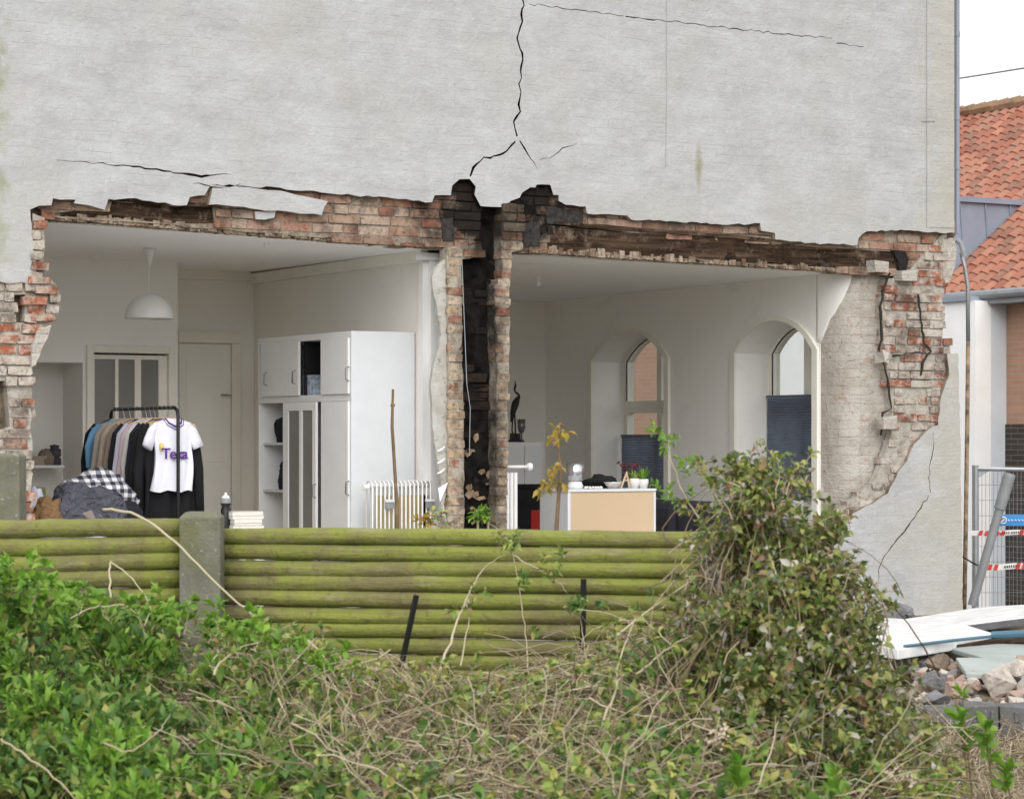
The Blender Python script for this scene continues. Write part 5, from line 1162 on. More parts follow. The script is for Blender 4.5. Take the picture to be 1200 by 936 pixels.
for i in range(150):
    px_, py_ = rg.uniform(1070, 1215), rg.uniform(774, 836); rock(px_, py_, 13.8 - (py_ - 775) * .027 + rg.uniform(-.1, .1), rg.uniform(.014, .055), 100 + i, rg.choice([M['rock'], pinkr, darkr, slatr]), 'small broken brick or mortar piece scattered among the larger rubble lumps', 'small rubble pieces', 'rubble', 'rubble_piece')
for i in range(7):
    rock(1010 + i * 9 + rg.uniform(-3, 3), 716 + rg.uniform(-3, 4) + i, 18.4 - i * .1, rg.uniform(.04, .09), 200 + i, rg.choice([M['rock'], slatr]), 'small plaster covered lump at the foot of the gable wall', 'lumps at the wall foot', 'rubble', 'rubble_piece')
# heap that the rubble lies on
m = MB(); n = 40
for j in range(n + 1):
    for i in range(n + 1):
        px_ = 1040 + 220 * i / n; D = 15.0 - 3.4 * j / n; q = W(px_, 600, D)
        h = .13 * math.exp(-((D - 13.7) / 1.0) ** 2) * min(1, max(0, (px_ - 1050) / 40)) + .06 * noise.fractal(Vector((q.x * 3, q.y * 3, 0)), 1, 2, 4)
        m.v.append((q.x, q.y, h - .10 + (.0 if 0 < j < n else -.1)))
for j in range(n):
    for i in range(n): m.f.append((j * (n + 1) + i, j * (n + 1) + i + 1, (j + 1) * (n + 1) + i + 1, (j + 1) * (n + 1) + i)); m.mi.append(0)
tag(m.build('rubble_gravel', darkr, smooth=True), 'brown crushed brick and mortar debris under the lumps', 'debris', kind='stuff')
# row of grey pavers
pv = []
for i in range(5):
    a = W(1062 + i * 44, 862, 11.2); q = a.copy(); q.z = .02; m = MB()
    w = .155; T = Matrix.Translation(q) @ Matrix.Rotation(-YAW + R(random.uniform(-4, 4)), 4, 'Z')
    m.box((-w / 2 - .003, 0, -.04), (w / 2, .22, .095 + random.uniform(-.01, .01)), jit=.006, mat=T); m.box((-.02, -.012, .03), (.0, -.002, .08), mat=T)
    if i == 2: m.box((.04, -.012, .0), (.06, -.002, .085), mat=T)
    tag(m.build('concrete_block', M['lightconc'], None, bevel=.006), ['leftmost', 'second from left', 'middle', 'second from right', 'rightmost'][i] + ' grey concrete block of the low row in front of the rubble', 'block', 'low row of concrete blocks')

# ================================================================== fence of round logs
def logfence(name, xa, Da, xb, Db, ya, yb, nlog, label, seed, pitch=.0632):
    f = thing(name, W((xa + xb) / 2, 800, (Da + Db) / 2), label, 'fence', 'log fence panels'); rg = random.Random(seed)
    f.location.z = 0; LOC[f.name] = Vector(f.location)
    A = W(xa, ya, Da); B = W(xb, yb, Db); r = pitch * .54
    for i in range(nlog):
        zA = A.z - .005 - i * pitch; zB = B.z - .005 - i * pitch; e = rg.uniform(0, .02)
        Pp = []; n = 14
        for k in range(n + 1):
            t_ = k / n; pt = A.lerp(B, t_); z = zA + (zB - zA) * t_ - r + math.sin(t_ * 4 + i * 2) * .004 + rg.uniform(-.0015, .0015); Pp.append(Vector((pt.x, pt.y, z)) + Vector((0, math.sin(t_ * 3 + i) * .006, 0)))
        m = MB(); m.tube(Pp, [r * rg.uniform(.98, 1.05) for _ in Pp], 14); m.build('log', M['moss'], f, smooth=True)
logfence('log_fence', -60, 9.05, 213, 9.25, 610, 605, 14, 'mossy round log fence panel left of the concrete post', 3)
logfence('log_fence', 256, 9.3, 822, 9.05, 617.5, 620.5, 16, 'long mossy round log fence panel right of the concrete post', 5, .0575)
def cpost(px0, px1, pyt, D, label, dep=.14, chamf=.02):
    a = W(px0, pyt, D); b = W(px1, pyt, D); w = (b - a).length; c = (a + b) / 2; T = Matrix.Translation((c.x, c.y, 0)) @ Matrix.Rotation(-YAW, 4, 'Z')
    m = MB(); h = a.z
    vs = [(-w / 2, 0, 0), (w / 2, 0, 0), (w / 2, dep, 0), (-w / 2, dep, 0)]
    rows = [(0, 0), (h - chamf, 0), (h, chamf)]
    V = []
    for z, i_ in rows: V += [T @ Vector((-w / 2 + i_, i_, z)), T @ Vector((w / 2 - i_, i_, z)), T @ Vector((w / 2 - i_, dep - i_, z)), T @ Vector((-w / 2 + i_, dep - i_, z))]
    F = [(4 * k + i_, 4 * k + (i_ + 1) % 4, 4 * k + 4 + (i_ + 1) % 4, 4 * k + 4 + i_) for k in range(2) for i_ in range(4)] + [(8, 9, 10, 11), (3, 2, 1, 0)]
    m.add(V, F); return tag(m.build('concrete_post', M['concrete'], None, bevel=.005), label, 'post')
cpost(210, 258, 600, 9.12, 'thick concrete fence post between the two log panels')
cpost(-24, 23, 531, 9.9, 'lichened concrete post standing behind the fence at the left edge', .14, .01)
def stake(px1, py1, px2, py2, D, lab):
    a = W(px1, py1, D); b = W(px2, py2, D); d = (a - b).normalized(); b = b - d * ((b.z) / max(.2, d.z)); T = MB(); T.tube([a, b], .011, 4); return tag(T.build('iron_stake', M['black']), lab, 'stake', 'iron stakes against the fence')
stake(488, 697, 475, 758, 8.93, 'dark iron stake tilted against the middle of the log fence')
stake(684, 678, 683, 735, 8.9, 'dark iron stake upright against the right part of the log fence')

# ================================================================== plants
def mesh_np(name, V, F, mats, parent=None, mi=None, loc=None):
    off = np.array(loc if loc is not None else (loc_of(parent) if parent is not None else (0, 0, 0)))
    me = bpy.data.meshes.new(name); V = np.asarray(V) - off; F = np.asarray(F); n = len(F); k = F.shape[1]
    me.vertices.add(len(V)); me.vertices.foreach_set('co', V.ravel()); me.loops.add(n * k); me.loops.foreach_set('vertex_index', F.ravel().astype(np.int32))
    me.polygons.add(n); me.polygons.foreach_set('loop_start', np.arange(0, n * k, k, dtype=np.int32)); me.update(); me.validate()
    for m_ in mats: me.materials.append(m_)
    o = bpy.data.objects.new(name, me); COL.objects.link(o)
    if parent is not None: o.parent = parent
    else: o.location = off
    LOC[o.name] = Vector(off); return o
RNG = np.random.default_rng(5)
def norm(a): return a / (np.linalg.norm(a, axis=1, keepdims=True) + 1e-9)
def leafmesh(P, A, S, asp=.42, curl=.25):
    """P base points, A direction of the leaf axis, S length; returns verts, tri faces of folded oval leaves"""
    n = len(P); A = norm(A); up = norm(RNG.normal(0, .5, (n, 3)) + np.array([0, 0, 1.0])); Wd = norm(np.cross(A, up)); N = np.cross(Wd, A)
    S = S[:, None]; prof = [(0, 0), (.28, .8), (.62, 1.0), (1, 0)]
    V = []
    V.append(P)
    for t_, w in ((.25, .75), (.6, .95)):
        c = P + A * S * t_ + N * S * (.10 * math.sin(t_ * 3)) ; wv = Wd * S * asp * .5 * w; lift = N * S * asp * .18
        V += [c - wv + lift, c, c + wv + lift]
    V.append(P + A * S - N * S * curl * .5)
    V = np.stack(V, 1).reshape(-1, 3)
    f = np.array([(0, 1, 2), (0, 2, 3), (1, 4, 5), (1, 5, 2), (2, 5, 6), (2, 6, 3), (4, 7, 5), (5, 7, 6)])
    F = (np.arange(n)[:, None, None] * 8 + f[None]).reshape(-1, 3)
    return V, F
def rosettes(C, D, k, ln, spread, size, jit=.35):
    """leaf clusters: centres C, shoot directions D, k leaves around each"""
    n = len(C); D = norm(D); ref = norm(np.cross(D, RNG.normal(0, 1, (n, 3)))); r2 = np.cross(D, ref)
    Ps = []; As = []; Ss = []
    for i in range(k):
        t_ = i / k; an = i * 2.4 + RNG.uniform(0, 1, n)
        rad = ref * np.cos(an)[:, None] + r2 * np.sin(an)[:, None]
        Ps.append(C + D * (ln * t_)); sp_ = spread * (1 - .55 * t_); As.append(rad * sp_ + D * (.55 + .5 * t_) + RNG.normal(0, jit * .3, (n, 3))); Ss.append(size * (1.05 - .45 * abs(t_ - .35)) * RNG.uniform(.7, 1.2, n))
    return np.concatenate(Ps), np.concatenate(As), np.concatenate(Ss)
def stems_mesh(paths, radii, seg=3):
    """paths (n, m, 3)"""
    n, m_, _ = paths.shape; T = norm((np.roll(paths, -1, 1) - paths).reshape(-1, 3)).reshape(n, m_, 3); T[:, -1] = T[:, -2]
    up = np.array([.3, .9, .2]); U = norm(np.cross(T.reshape(-1, 3), up)).reshape(n, m_, 3); Q = np.cross(T, U)
    tap = np.linspace(1, .45, m_)[None, :, None]; V = []
    for k in range(seg):
        a = 2 * math.pi * k / seg; V.append(paths + (U * math.cos(a) + Q * math.sin(a)) * radii[:, None, None] * tap)
    V = np.stack(V, 2).reshape(-1, 3); base = (np.arange(n) * m_ * seg)[:, None, None]
    f = []
    for j in range(m_ - 1):
        for k in range(seg): k2 = (k + 1) % seg; f.append((j * seg + k, j * seg + k2, (j + 1) * seg + k2, (j + 1) * seg + k))
    F = (base + np.array(f)[None]).reshape(-1, 4); return V, F
EYEn = np.array(EYE); FW = np.array(FWD); RG = np.array(RGT)
def Wn(px, py, D):
    P = EYEn[None] + (FW[None] + RG[None] * ((px - 600) / FPX)[:, None]) * D[:, None]; P[:, 2] = EYEn[2] - (py - HOR) / FPX * D; return P
def surf(pxr, top, n, D0, D1, bottom=960, thick=.45, nz=.18, pw=1.0):
    """points in the outer shell of a shrub mass whose crest follows top(px)"""
    px = RNG.uniform(pxr[0], pxr[1], n); tp = top(px); t_ = RNG.uniform(0, 1, n) ** pw; py = tp + (bottom - tp) * t_
    D = D1 + (D0 - D1) * t_ ** .8 + RNG.uniform(0, thick, n); P = Wn(px, py, D)
    b = np.array([noise.noise(Vector((p[0] * 2.2, p[2] * 2.2, 1))) for p in P]); P = P - FW[None] * (b * nz)[:, None]
    return P, t_
interp = lambda xs, ys: (lambda p: np.interp(p, xs, ys))
def rand_dir(n, up=.8, to=.5): return norm(RNG.normal(0, .55, (n, 3)) + np.array([0, 0, up]) - FW * to)
# --- left hedge, large fresh leaves
ht = interp([-120, 0, 60, 110, 170, 230, 290, 350, 410, 470], [670, 690, 702, 728, 732, 740, 752, 775, 805, 860])
hd = thing('leafy_hedge', W(150, 900, 7.8) * 1, 'fresh green leafy hedge at the lower left in front of the fence', 'hedge'); hd.location.z = 0; LOC[hd.name] = Vector(hd.location)
C, t_ = surf((-130, 400), ht, 2000, 6.9, 8.6, nz=.3)
cn = lambda C, f: np.array([noise.noise(Vector((p[0] * f, p[1] * f, p[2] * f))) for p in C])
C = C[cn(C, 4.5) > -.12]
P1, A1, S1 = rosettes(C, rand_dir(len(C), 1.1, .45), 9, .10, 1.0, .056); S1 = S1 * RNG.uniform(.6, 1.25, len(S1))
C2, _ = surf((-130, 430), ht, 2400, 7.3, 8.9, thick=.5); C2 = C2[cn(C2, 4.5) > -.2]; P2 = C2; A2 = rand_dir(len(C2), .1, .5); S2 = RNG.uniform(.035, .065, len(C2))
V, F = leafmesh(np.concatenate([P1, P2]), np.concatenate([A1, A2]), np.concatenate([S1, S2]), .40); mesh_np('foliage', V, F, [LEAFG], hd)
T1 = C[cn(C, 2.3) > .12] + np.array([0, 0, .03]) - FW * .03; P1, A1, S1 = rosettes(T1, rand_dir(len(T1), 1.3, .4), 7, .07, .8, .05); V, F = leafmesh(P1, A1, S1, .38); mesh_np('young_foliage', V, F, [LEAFB], hd)
def hedgestems(C, n, r, mat, parent, name='stem', drop=.55, sway=.25):
    idx = RNG.integers(0, len(C), n); T_ = C[idx]; B = T_ + RNG.normal(0, sway, (n, 3)); B[:, 2] = np.maximum(-.02, T_[:, 2] - RNG.uniform(.2, drop, n)); m_ = 6; tt = np.linspace(0, 1, m_)
    mid = RNG.normal(0, .05, (n, 3)); paths = B[:, None] * (1 - tt)[None, :, None] + T_[:, None] * tt[None, :, None] + mid[:, None] * np.sin(tt * math.pi)[None, :, None]
    V, F = stems_mesh(paths, RNG.uniform(.4, 1, n) * r); return mesh_np(name, V, F, [mat], parent)
hedgestems(C, 600, .004, STEMB, hd); hedgestems(C, 500, .003, STEMD, hd)
# --- central bramble tangle
bt_ = interp([230, 300, 360, 430, 520, 600, 680, 740, 800, 900, 1000, 1080, 1130], [780, 768, 772, 796, 814, 820, 792, 752, 748, 760, 800, 850, 890])
br = thing('bramble_tangle', W(620, 900, 7.8), 'tangle of dry stems and small leaves in front of the log fence', 'brambles'); br.location.z = 0; LOC[br.name] = Vector(br.location); br['kind'] = 'stuff'
C, _ = surf((240, 1120), bt_, 3200, 6.9, 8.4, nz=.28); C = C[cn(C, 3.5) > -.18]
P1, A1, S1 = rosettes(C[:1900], rand_dir(1900, .7, .6), 5, .06, 1.1, .036)
P2 = C[1900:]; V, F = leafmesh(np.concatenate([P1, P2]), np.concatenate([A1, rand_dir(len(P2), .1, .6)]), np.concatenate([S1, RNG.uniform(.03, .055, len(P2))]), .55); mesh_np('foliage', V, F, [LEAFM], br)
Cg, _ = surf((240, 1060), bt_, 420, 6.8, 8.3, nz=.22); P1, A1, S1 = rosettes(Cg, rand_dir(len(Cg), .9, .6), 5, .05, 1.1, .055); V, F = leafmesh(P1, A1, S1, .55); mesh_np('green_foliage', V, F, [LEAFG], br)
def arcs(pxr, top, n, rad, mats, parent, name, L=(.25, .9), D0=6.8, D1=8.5, flat=.4, m_=12, lift=.0):
    P, _ = surf(pxr, top, n, D0, D1, nz=.2); an = RNG.uniform(-.5, .5, n) + np.where(RNG.uniform(0, 1, n) < .5, 0, math.pi)
    steep = RNG.normal(.0, .8, n); l_ = RNG.uniform(L[0], L[1], n); d = RG[None] * np.cos(steep)[:, None] * np.cos(an)[:, None] + np.array([0, 0, 1.0])[None] * np.sin(steep)[:, None] - FW[None] * (RNG.normal(0, .25, n))[:, None]
    tt = np.linspace(-.5, .5, m_); bend = RNG.uniform(.05, .5, n) * l_; wob = RNG.normal(0, .038, (n, m_, 3)); wob = np.cumsum(wob, 1) * .35
    paths = P[:, None] + d[:, None] * (tt[None, :] * l_[:, None])[:, :, None] + wob
    paths[:, :, 2] -= (tt[None, :] ** 2) * 4 * bend[:, None] * .5; paths[:, :, 2] += lift
    paths[:, :, 2] = np.maximum(paths[:, :, 2], .0)
    rel = paths - EYEn; dep = rel @ FW; ppx = 600 + FPX * (rel @ RG) / dep; zt_ = EYEn[2] - (top(ppx.ravel()).reshape(ppx.shape) - 42 - HOR) / FPX * dep
    ok = (paths[:, :, 2] < zt_).all(1) & (ppx < 1150).all(1); paths = paths[ok]; n = len(paths)
    V, F = stems_mesh(paths, RNG.uniform(.4, 1, n) * rad); return mesh_np(name, V, F, [mats], parent)
arcs((260, 820), bt_, 2500, .0034, STEMD, br, 'dry_stem', D0=6.9, D1=8.6)
arcs((800, 1120), bt_, 700, .0034, STEMD, br, 'dry_stem', D0=6.9, D1=8.6)
arcs((230, 1120), bt_, 600, .0042, STEMB, br, 'dark_stem', D0=7.1, D1=8.8)
arcs((620, 860), interp([620, 700, 800, 860], [745, 735, 690, 700]), 160, .0036, STEMD, br, 'dry_stem', L=(.3, .8), D0=7.6, D1=8.5)
# dark litter bank under the plants
m = MB(); n = 60
for j in range(n + 1):
    for i in range(n + 1):
        px_ = -160 + 1440 * i / n; t_ = j / n; D = 8.95 - 2.6 * t_; q = W(px_, 600, D); h = (.30 * (1 - t_) ** .5 * min(1, t_ * 8)) * np.interp(px_, [1000, 1120], [1, 0]) + .03 * noise.noise(q * 3) - .02
        m.v.append((q.x, q.y, h))
for j in range(n):
    for i in range(n): m.f.append((j * (n + 1) + i, j * (n + 1) + i + 1, (j + 1) * (n + 1) + i + 1, (j + 1) * (n + 1) + i)); m.mi.append(0)
tag(m.build('leaf_litter', simple('dark_leaf_litter', (.065, .055, .03), .97, .6, 25, .9, 60), smooth=True), 'dark leaf litter banked under the brambles and hedge', 'litter', kind='stuff')
# --- right shrub
def bush_pts(n, inner=0):
    px = RNG.uniform(795, 1095, n * 3); py = RNG.uniform(548, 940, n * 3)
    left = np.interp(py, [548, 580, 610, 640, 700, 760, 830, 940], [864, 854, 840, 828, 816, 818, 828, 842]); right = np.interp(py, [548, 575, 600, 640, 690, 740, 800, 850, 900, 940], [900, 928, 952, 972, 990, 1004, 1040, 1062, 1080, 1090])
    jag = np.array([noise.noise(Vector((a * .03, b * .03, 4))) for a, b in zip(px, py)]) * 42
    ok = (px > left + jag) & (px < right + jag); px, py = px[ok][:n], py[ok][:n]
    c = (np.interp(py, [548, 940], [880, 945])); hw = np.interp(py, [548, 940], [20, 150]); u = (px - c) / (hw + 40); dep = np.sqrt(np.clip(1 - u * u, 0.05, 1)) * np.interp(py, [548, 700, 940], [.2, .65, .9])
    D = 8.35 - dep * RNG.uniform(.3, 1.0, len(px)) + RNG.uniform(-.1, .25, len(px)); return Wn(px, py, D)
sb_ = thing('climbing_shrub', W(930, 900, 8.1), 'tall bronze and green climbing shrub covering the right end of the fence', 'shrub'); sb_.location.z = 0; LOC[sb_.name] = Vector(sb_.location)
C = bush_pts(3000); clump = np.array([noise.noise(Vector((p[0] * 5, p[1] * 5, p[2] * 5))) for p in C]); C = C[clump > -.04]
P1, A1, S1 = rosettes(C, rand_dir(len(C), .35, .6), 6, .07, 1.2, .040)
V, F = leafmesh(P1, A1, S1, .55); mesh_np('foliage', V, F, [LEAFI], sb_)
Cl = bush_pts(5000); Cl = Cl[Cl[:, 2] < .72] - FW * .25; Cl = Cl[cn(Cl, 4) > .0][:950]; P1, A1, S1 = rosettes(Cl, rand_dir(len(Cl), .4, .6), 6, .07, 1.2, .04); V, F = leafmesh(P1, A1, S1, .55); mesh_np('low_foliage', V, F, [LEAFI], sb_)
Cy = bush_pts(900); Cy = Cy[(cn(Cy, 3) > .0)]; P1, A1, S1 = rosettes(Cy, rand_dir(len(Cy), .9, .4), 6, .06, 1.1, .036); V, F = leafmesh(P1, A1, S1, .55); mesh_np('young_foliage', V, F, [LEAFM], sb_)
hedgestems(C, 900, .0042, STEMD, sb_, drop=.6, sway=.14); hedgestems(C, 350, .006, STEMB, sb_, drop=.7, sway=.12)
def sprays(base, dirs, L, lm, sm, parent, size, nleaf=5):
    n = len(base); m_ = 7; tt = np.linspace(0, 1, m_); paths = base[:, None] + dirs[:, None] * (tt[None, :] * L[:, None])[:, :, None] + np.cumsum(RNG.normal(0, .012, (n, m_, 3)), 1) * .6
    paths[:, :, 2] -= (tt ** 2)[None] * L[:, None] * .18
    V, F = stems_mesh(paths, RNG.uniform(.0016, .003, n)); mesh_np('twigs', V, F, [sm], parent)
    P = []; A = []
    for k in range(2, m_):
        for q in range(2):
            P.append(paths[:, k]); A.append(norm(np.cross(dirs, RNG.normal(0, 1, (n, 3)))) + dirs * .5)
    for q in range(nleaf): P.append(paths[:, -1]); A.append(norm(RNG.normal(0, 1, (n, 3))) + dirs * .6)
    P = np.concatenate(P); A = np.concatenate(A); V, F = leafmesh(P, A, size * RNG.uniform(.6, 1.2, len(P)), .5); mesh_np('twig_foliage', V, F, [lm], parent)
def crest(pxr, top, n, D0, D1, up=8):
    px = RNG.uniform(pxr[0], pxr[1], n); return Wn(px, top(px) + RNG.uniform(-2, up, n), RNG.uniform(D0, D1, n))
n_ = 60; yy = RNG.uniform(560, 860, n_); sd_ = np.where(RNG.uniform(0, 1, n_) < .62, 1.0, -1.0)
lx = np.interp(yy, [548, 580, 610, 640, 700, 760, 830, 940], [864, 854, 840, 828, 816, 818, 828, 842]); rx = np.interp(yy, [548, 575, 600, 640, 690, 740, 800, 850, 900, 940], [900, 928, 952, 972, 990, 1004, 1040, 1062, 1080, 1090])
B_ = Wn(np.where(sd_ > 0, rx - 12, lx + 12), yy, RNG.uniform(7.7, 8.3, n_)); d_ = norm(RG[None] * (sd_ * RNG.uniform(.3, 1.1, n_))[:, None] + np.array([0, 0, 1.0])[None] * RNG.uniform(.2, 1.3, n_)[:, None] - FW * .2)
sprays(B_, d_, RNG.uniform(.06, .2, n_), LEAFI, STEMD, sb_, .032)
B_ = crest((835, 925), interp([835, 925], [592, 580]), 22, 7.9, 8.4); sprays(B_, norm(RNG.normal(0, .5, (22, 3)) + np.array([0, 0, 1.2])), RNG.uniform(.08, .2, 22), LEAFM, STEMD, sb_, .028)
B_ = crest((-100, 400), ht, 90, 7.6, 8.7); sprays(B_, norm(RNG.normal(0, .45, (90, 3)) + np.array([0, 0, 1.3])), RNG.uniform(.04, .13, 90), LEAFB, STEMD, hd, .045, 6)
B_ = crest((250, 830), bt_, 90, 7.6, 8.5, 30); sprays(B_, norm(RNG.normal(0, .6, (90, 3)) + np.array([0, 0, 1.0])), RNG.uniform(.05, .16, 90), LEAFM, STEMD, br, .032)
B_, _ = surf((250, 1060), bt_, 110, 6.8, 8.2); sprays(B_ - FW * .08, norm(RNG.normal(0, .6, (len(B_), 3)) + np.array([0, 0, .9]) - FW * .5), RNG.uniform(.05, .16, len(B_)), LEAFM, STEMD, br, .04)
# dead pale flower heads in the shrub
rg = random.Random(6); DP = simple('dry_petal', (.46, .37, .28), .9, .2)
for (a, b) in ((838, 870), (875, 876), (1040, 905), (1062, 912), (842, 856)):
    m = MB(); c = W(a, b, 7.25)
    for k in range(40):
        q = c + Vector((rg.gauss(0, .016), rg.gauss(0, .02), rg.gauss(0, .011))); s = rg.uniform(.004, .008); u_ = Vector([rg.uniform(-1, 1) for _ in 'xyz']).normalized(); v_ = u_.orthogonal().normalized(); m.add([q - u_ * s, q + v_ * s, q + u_ * s, q - v_ * s], [(0, 1, 2, 3)])
    m.build('dry_flower_head', DP, sb_)
# --- long single canes
def cane(pts, r, mat, lab, name='bare_cane', leaves=None, grp='single canes over the fence'):
    P = [W(*q) for q in pts]; 
    Q = []; n = len(P)
    for i in range(n - 1):
        p0, p1, p2, p3 = P[max(0, i - 1)], P[i], P[i + 1], P[min(n - 1, i + 2)]
        for k in range(6):
            t_ = k / 6; Q.append(.5 * ((2 * p1) + (p2 - p0) * t_ + (2 * p0 - 5 * p1 + 4 * p2 - p3) * t_ ** 2 + (3 * p1 - p0 - 3 * p2 + p3) * t_ ** 3))
    Q.append(P[-1]); q0 = Q[0]
    c = thing(name, (q0.x, q0.y, 0), lab, 'cane' if not leaves else 'climbing shoot', grp)
    m = MB(); m.tube([q + Vector((random.uniform(-.004, .004), 0, random.uniform(-.004, .004))) for q in Q], [r * .72 * (1 - .75 * (i / len(Q)) ** 1.5) for i in range(len(Q))], 6); m.build('stem', mat, c, smooth=True)
    if leaves:
        lm, spots, size = leaves; C = np.array([W(*s) for s in spots]); P1, A1, S1 = rosettes(C, rand_dir(len(C), .2, .5), 8, .05, 1.2, size); V, F = leafmesh(P1, A1, S1, .5); mesh_np('leaves', V, F, [lm], c)
    return c
cane([(120, 596, 9.0), (160, 603, 8.9), (205, 634, 8.8), (260, 690, 8.7), (312, 735, 8.5), (345, 775, 8.3)], .0075, STEMP, 'long pale cane slanting across the concrete post')
cane([(508, 800, 8.3), (525, 760, 8.6), (542, 712, 8.8), (565, 668, 8.85), (590, 650, 8.8)], .007, STEMP, 'pale cane arching up in the middle of the log fence', leaves=(LEAFM, [(590, 645, 8.75), (600, 636, 8.75), (555, 700, 8.8), (585, 640, 8.8)], .035))
cane([(622, 815, 8.3), (618, 770, 8.8), (612, 712, 8.85), (602, 655, 8.85), (592, 628, 8.85), (572, 612, 8.85)], .004, STEMP, 'thin green climbing shoot up the fence right of the pale cane', 'climbing_shoot', (LEAFG, [(618, 792, 8.7), (621, 740, 8.8), (614, 686, 8.8), (608, 690, 8.8), (598, 634, 8.8), (606, 646, 8.8)], .036))
cane([(540, 780, 8.4), (548, 735, 8.85), (552, 712, 8.85)], .004, STEMP, 'short shoot beside the pale arching cane', 'climbing_shoot', (LEAFM, [(545, 715, 8.8), (562, 700, 8.8), (537, 714, 8.8)], .035))
cane([(600, 650, 8.8), (625, 664, 8.8), (650, 680, 8.8), (665, 695, 8.8)], .004, STEMP, 'leafy shoot hanging to the right from the cane tip', 'climbing_shoot', (LEAFM, [(636, 664, 8.75), (645, 672, 8.75), (655, 658, 8.75), (650, 685, 8.75), (660, 655, 8.75)], .036))
cane([(690, 800, 8.2), (684, 755, 8.7), (680, 715, 8.75)], .005, STEMD, 'bunch of shoots with fresh leaves beside the right iron stake', 'climbing_shoot', (LEAFG, [(676, 712, 8.7), (688, 708, 8.7), (680, 722, 8.7), (696, 712, 8.7), (668, 718, 8.7)], .042))
cane([(130, 700, 8.6), (128, 664, 8.7), (134, 661, 8.7), (165, 690, 8.6), (180, 720, 8.5)], .005, STEMP, 'bent dry stem folded over against the left log panel')
cane([(80, 725, 8.3), (110, 712, 8.4), (152, 712, 8.4), (172, 745, 8.2)], .0045, STEMP, 'pale thin stem arching above the hedge')
cane([(250, 790, 7.6), (275, 762, 7.8), (345, 742, 8.0)], .005, STEMP, 'pale stem pointing right above the hedge end')
cane([(745, 790, 7.9), (770, 770, 7.9), (800, 750, 7.9), (850, 725, 7.9), (870, 690, 8)], .006, STEMP, 'pale cane rising to the right into the shrub')
cane([(705, 850, 7.6), (720, 810, 7.7), (727, 768, 7.8), (748, 716, 8.0)], .006, STEMP, 'forked pale cane standing right of the stake')
cane([(885, 930, 6.9), (900, 890, 7.0), (912, 845, 7.1)], .004, STEMP, 'thin greenish stalk rising low in front of the shrub')
cane([(0, 865, 7.0), (30, 885, 7.0), (70, 915, 6.9), (100, 950, 6.8)], .005, STEMD, 'brown stem crossing the bottom left corner of the hedge')
cane([(120, 870, 7.0), (150, 880, 7.0), (185, 858, 7.0), (198, 838, 7.1)], .004, STEMD, 'curved stem low in the middle of the hedge')
# shoots sprawling from the shrub to the upper left
cane([(850, 640, 8.2), (825, 615, 8.2), (800, 575, 8.2), (785, 535, 8.2), (772, 505, 8.2)], .0045, STEMP, 'long leafy shoot reaching up left in front of the sofa', 'climbing_shoot', (LEAFB, [(772, 503, 8.2), (768, 508, 8.2), (785, 518, 8.2), (786, 515, 8.2), (800, 540, 8.2), (803, 542, 8.2), (808, 560, 8.2), (776, 578, 8.2), (784, 585, 8.2), (796, 590, 8.2), (810, 585, 8.2), (830, 572, 8.2), (842, 585, 8.2)], .034))
cane([(880, 600, 8.2), (892, 570, 8.2), (888, 530, 8.2), (885, 515, 8.2)], .004, STEMD, 'thin twiggy shoot standing above the shrub crest', 'climbing_shoot', (LEAFM, [(885, 520, 8.2), (890, 535, 8.2), (880, 545, 8.2), (898, 552, 8.2), (915, 555, 8.2)], .028))
cane([(900, 610, 8.2), (925, 585, 8.2), (945, 572, 8.2)], .004, STEMP, 'pale twig pointing right above the shrub', 'climbing_shoot', (LEAFM, [(925, 583, 8.2), (905, 580, 8.2), (940, 575, 8.2)], .026))
# sapling with yellow leaves
sp_ = thing('sapling', W(652, 700, 9.6), 'slender sapling with drooping yellow copper leaves behind the fence', 'sapling'); sp_.location.z = 0; LOC[sp_.name] = Vector(sp_.location)
D = 9.6; b_ = W(651, 640, D); m = MB(); m.tube([(b_.x, b_.y, 0), W(652, 620, D), W(654, 590, D), W(657, 550, D), W(654, 520, D), W(656, 500, D)], [.009, .009, .008, .006, .005, .003], 6); m.build('stem', M['wood'], sp_, smooth=True)
C = np.array([W(a + RNG.uniform(-2, 2), b + RNG.uniform(-2, 2), D + RNG.uniform(-.05, .05)) for a, b in [(656, 498), (650, 503), (660, 505), (646, 512), (664, 508), (655, 515), (650, 545), (646, 550), (654, 548), (643, 560), (648, 565), (636, 566), (630, 572), (655, 570), (660, 568), (640, 570)]])
n = len(C); dr = RNG.normal(0, .7, (n * 6, 3)); dr[:, 2] -= .5; V, F = leafmesh(np.repeat(C, 6, 0), dr, RNG.uniform(.026, .05, n * 6), .40); mesh_np('leaves', V, F, [LEAFY], sp_)
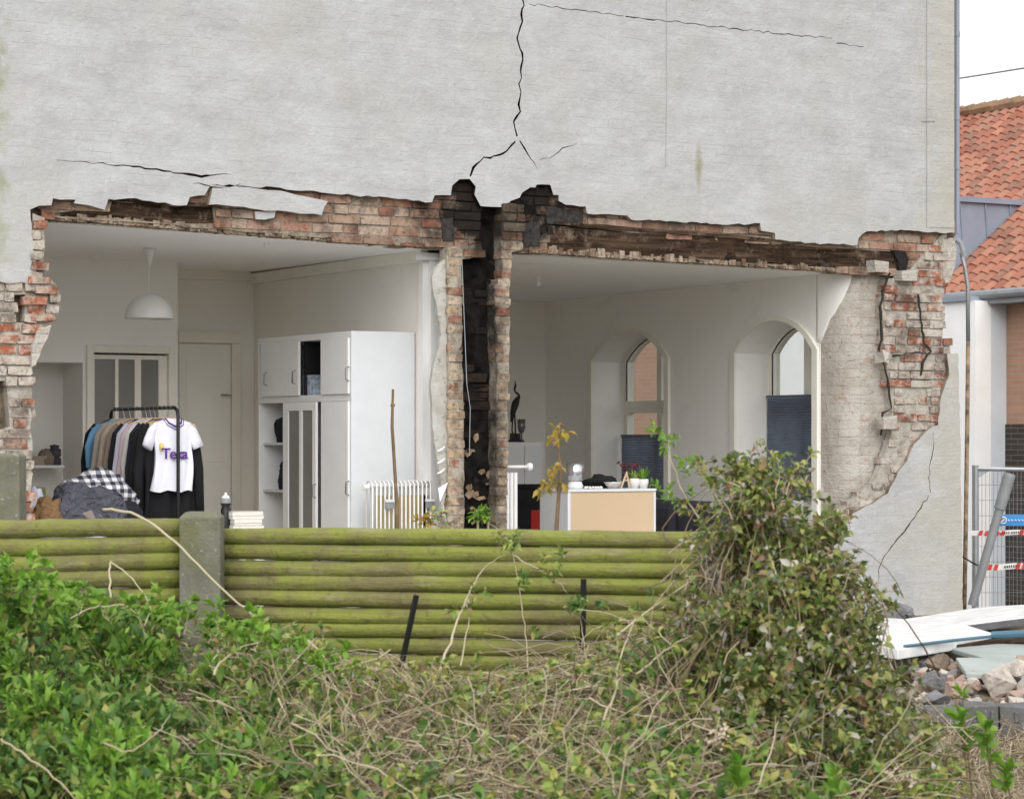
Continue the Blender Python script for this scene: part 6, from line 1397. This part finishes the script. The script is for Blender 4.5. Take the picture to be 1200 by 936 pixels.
# small plants seen just over the fence
for (a, b, mt, lab) in ((560, 606, LEAFB, 'bright yellow green shoot just above the fence by the chimney foot'), (572, 603, LEAFB, 'second bright shoot right beside the chimney foot'), (497, 612, LEAFY, 'copper leaved tuft above the fence in front of the radiator'), (515, 608, LEAFM, 'dull green tuft above the fence left of the chimney')):
    t2 = thing('garden_shoot', W(a, b, 9.6), lab, 'plant', 'shoots behind the fence'); t2.location.z = 0; LOC[t2.name] = Vector(t2.location)
    q = W(a, b + 4, 9.6); m = MB(); m.tube([(q.x, q.y, 0), q], .004, 4); m.build('stem', STEMD, t2)
    C = np.array([W(a + RNG.uniform(-7, 7), b + RNG.uniform(-5, 5), 9.6) for _ in range(5)]); P1, A1, S1 = rosettes(C, rand_dir(5, .3, .3), 6, .02, 1.2, .035); V, F = leafmesh(P1, A1, S1, .5); mesh_np('leaves', V, F, [mt], t2)
# bright seedlings at the lower right
for i, (a, b, D, h, lab) in enumerate(((1127, 850, 8.6, .5, 'tall bright green seedling in front of the grey blocks'), (1156, 862, 8.6, .45, 'bright green seedling right of the tallest one'), (1180, 912, 8.0, .3, 'bright green seedling near the lower right corner'), (865, 908, 6.9, .3, 'broad leaved bright seedling in front of the shrub'), (978, 915, 6.9, .3, 'narrow leaved seedling low in front of the shrub'), (1095, 930, 7.4, .25, 'low bright seedling under the shrub edge'), (1128, 820, 8.9, .5, 'small topmost sprig behind the tall seedling'))):
    t2 = thing('seedling', W(a, b, D), lab, 'seedling', 'bright seedlings'); t2.location.z = 0; LOC[t2.name] = Vector(t2.location)
    q = W(a, b, D); m = MB(); m.tube([(q.x + .05, q.y, 0), q + Vector((.02, 0, -h * .3)), q], [.005, .004, .003], 5); m.build('stem', STEMB, t2)
    C = np.array([q, q + Vector((.0, 0, -.05)), q + Vector((.02, 0, -.1))][:3 if i < 2 else (1 if i == 6 else 2)]); P1, A1, S1 = rosettes(C, np.tile([[0, 0, 1.0]], (len(C), 1)), 9 if i != 6 else 7, .03, 1.2, .075 if i not in (4, 6) else .06, .5); V, F = leafmesh(P1, A1, S1, .42); mesh_np('leaves', V, F, [LEAFB], t2)
# dry grass at the lower right
Pn = Wn(RNG.uniform(1040, 1290, 2600), np.full(2600, 700.), RNG.uniform(8.4, 11.4, 2600)); Pn[:, 2] = -.02; n = len(Pn); tt = np.linspace(0, 1, 4); d = RNG.normal(0, .6, (n, 3)); d[:, 2] = RNG.uniform(.1, 1.0, n); l_ = RNG.uniform(.06, .22, n)
paths = Pn[:, None] + d[:, None] * (tt[None] * l_[:, None])[:, :, None]; paths[:, :, 2] -= (tt ** 2)[None] * l_[:, None] * .25
V, F = stems_mesh(paths, np.full(n, .0022)); tag(mesh_np('dry_grass', V, F, [STEMD], None), 'dry matted grass on the ground in front of the grey blocks', 'grass', kind='stuff')
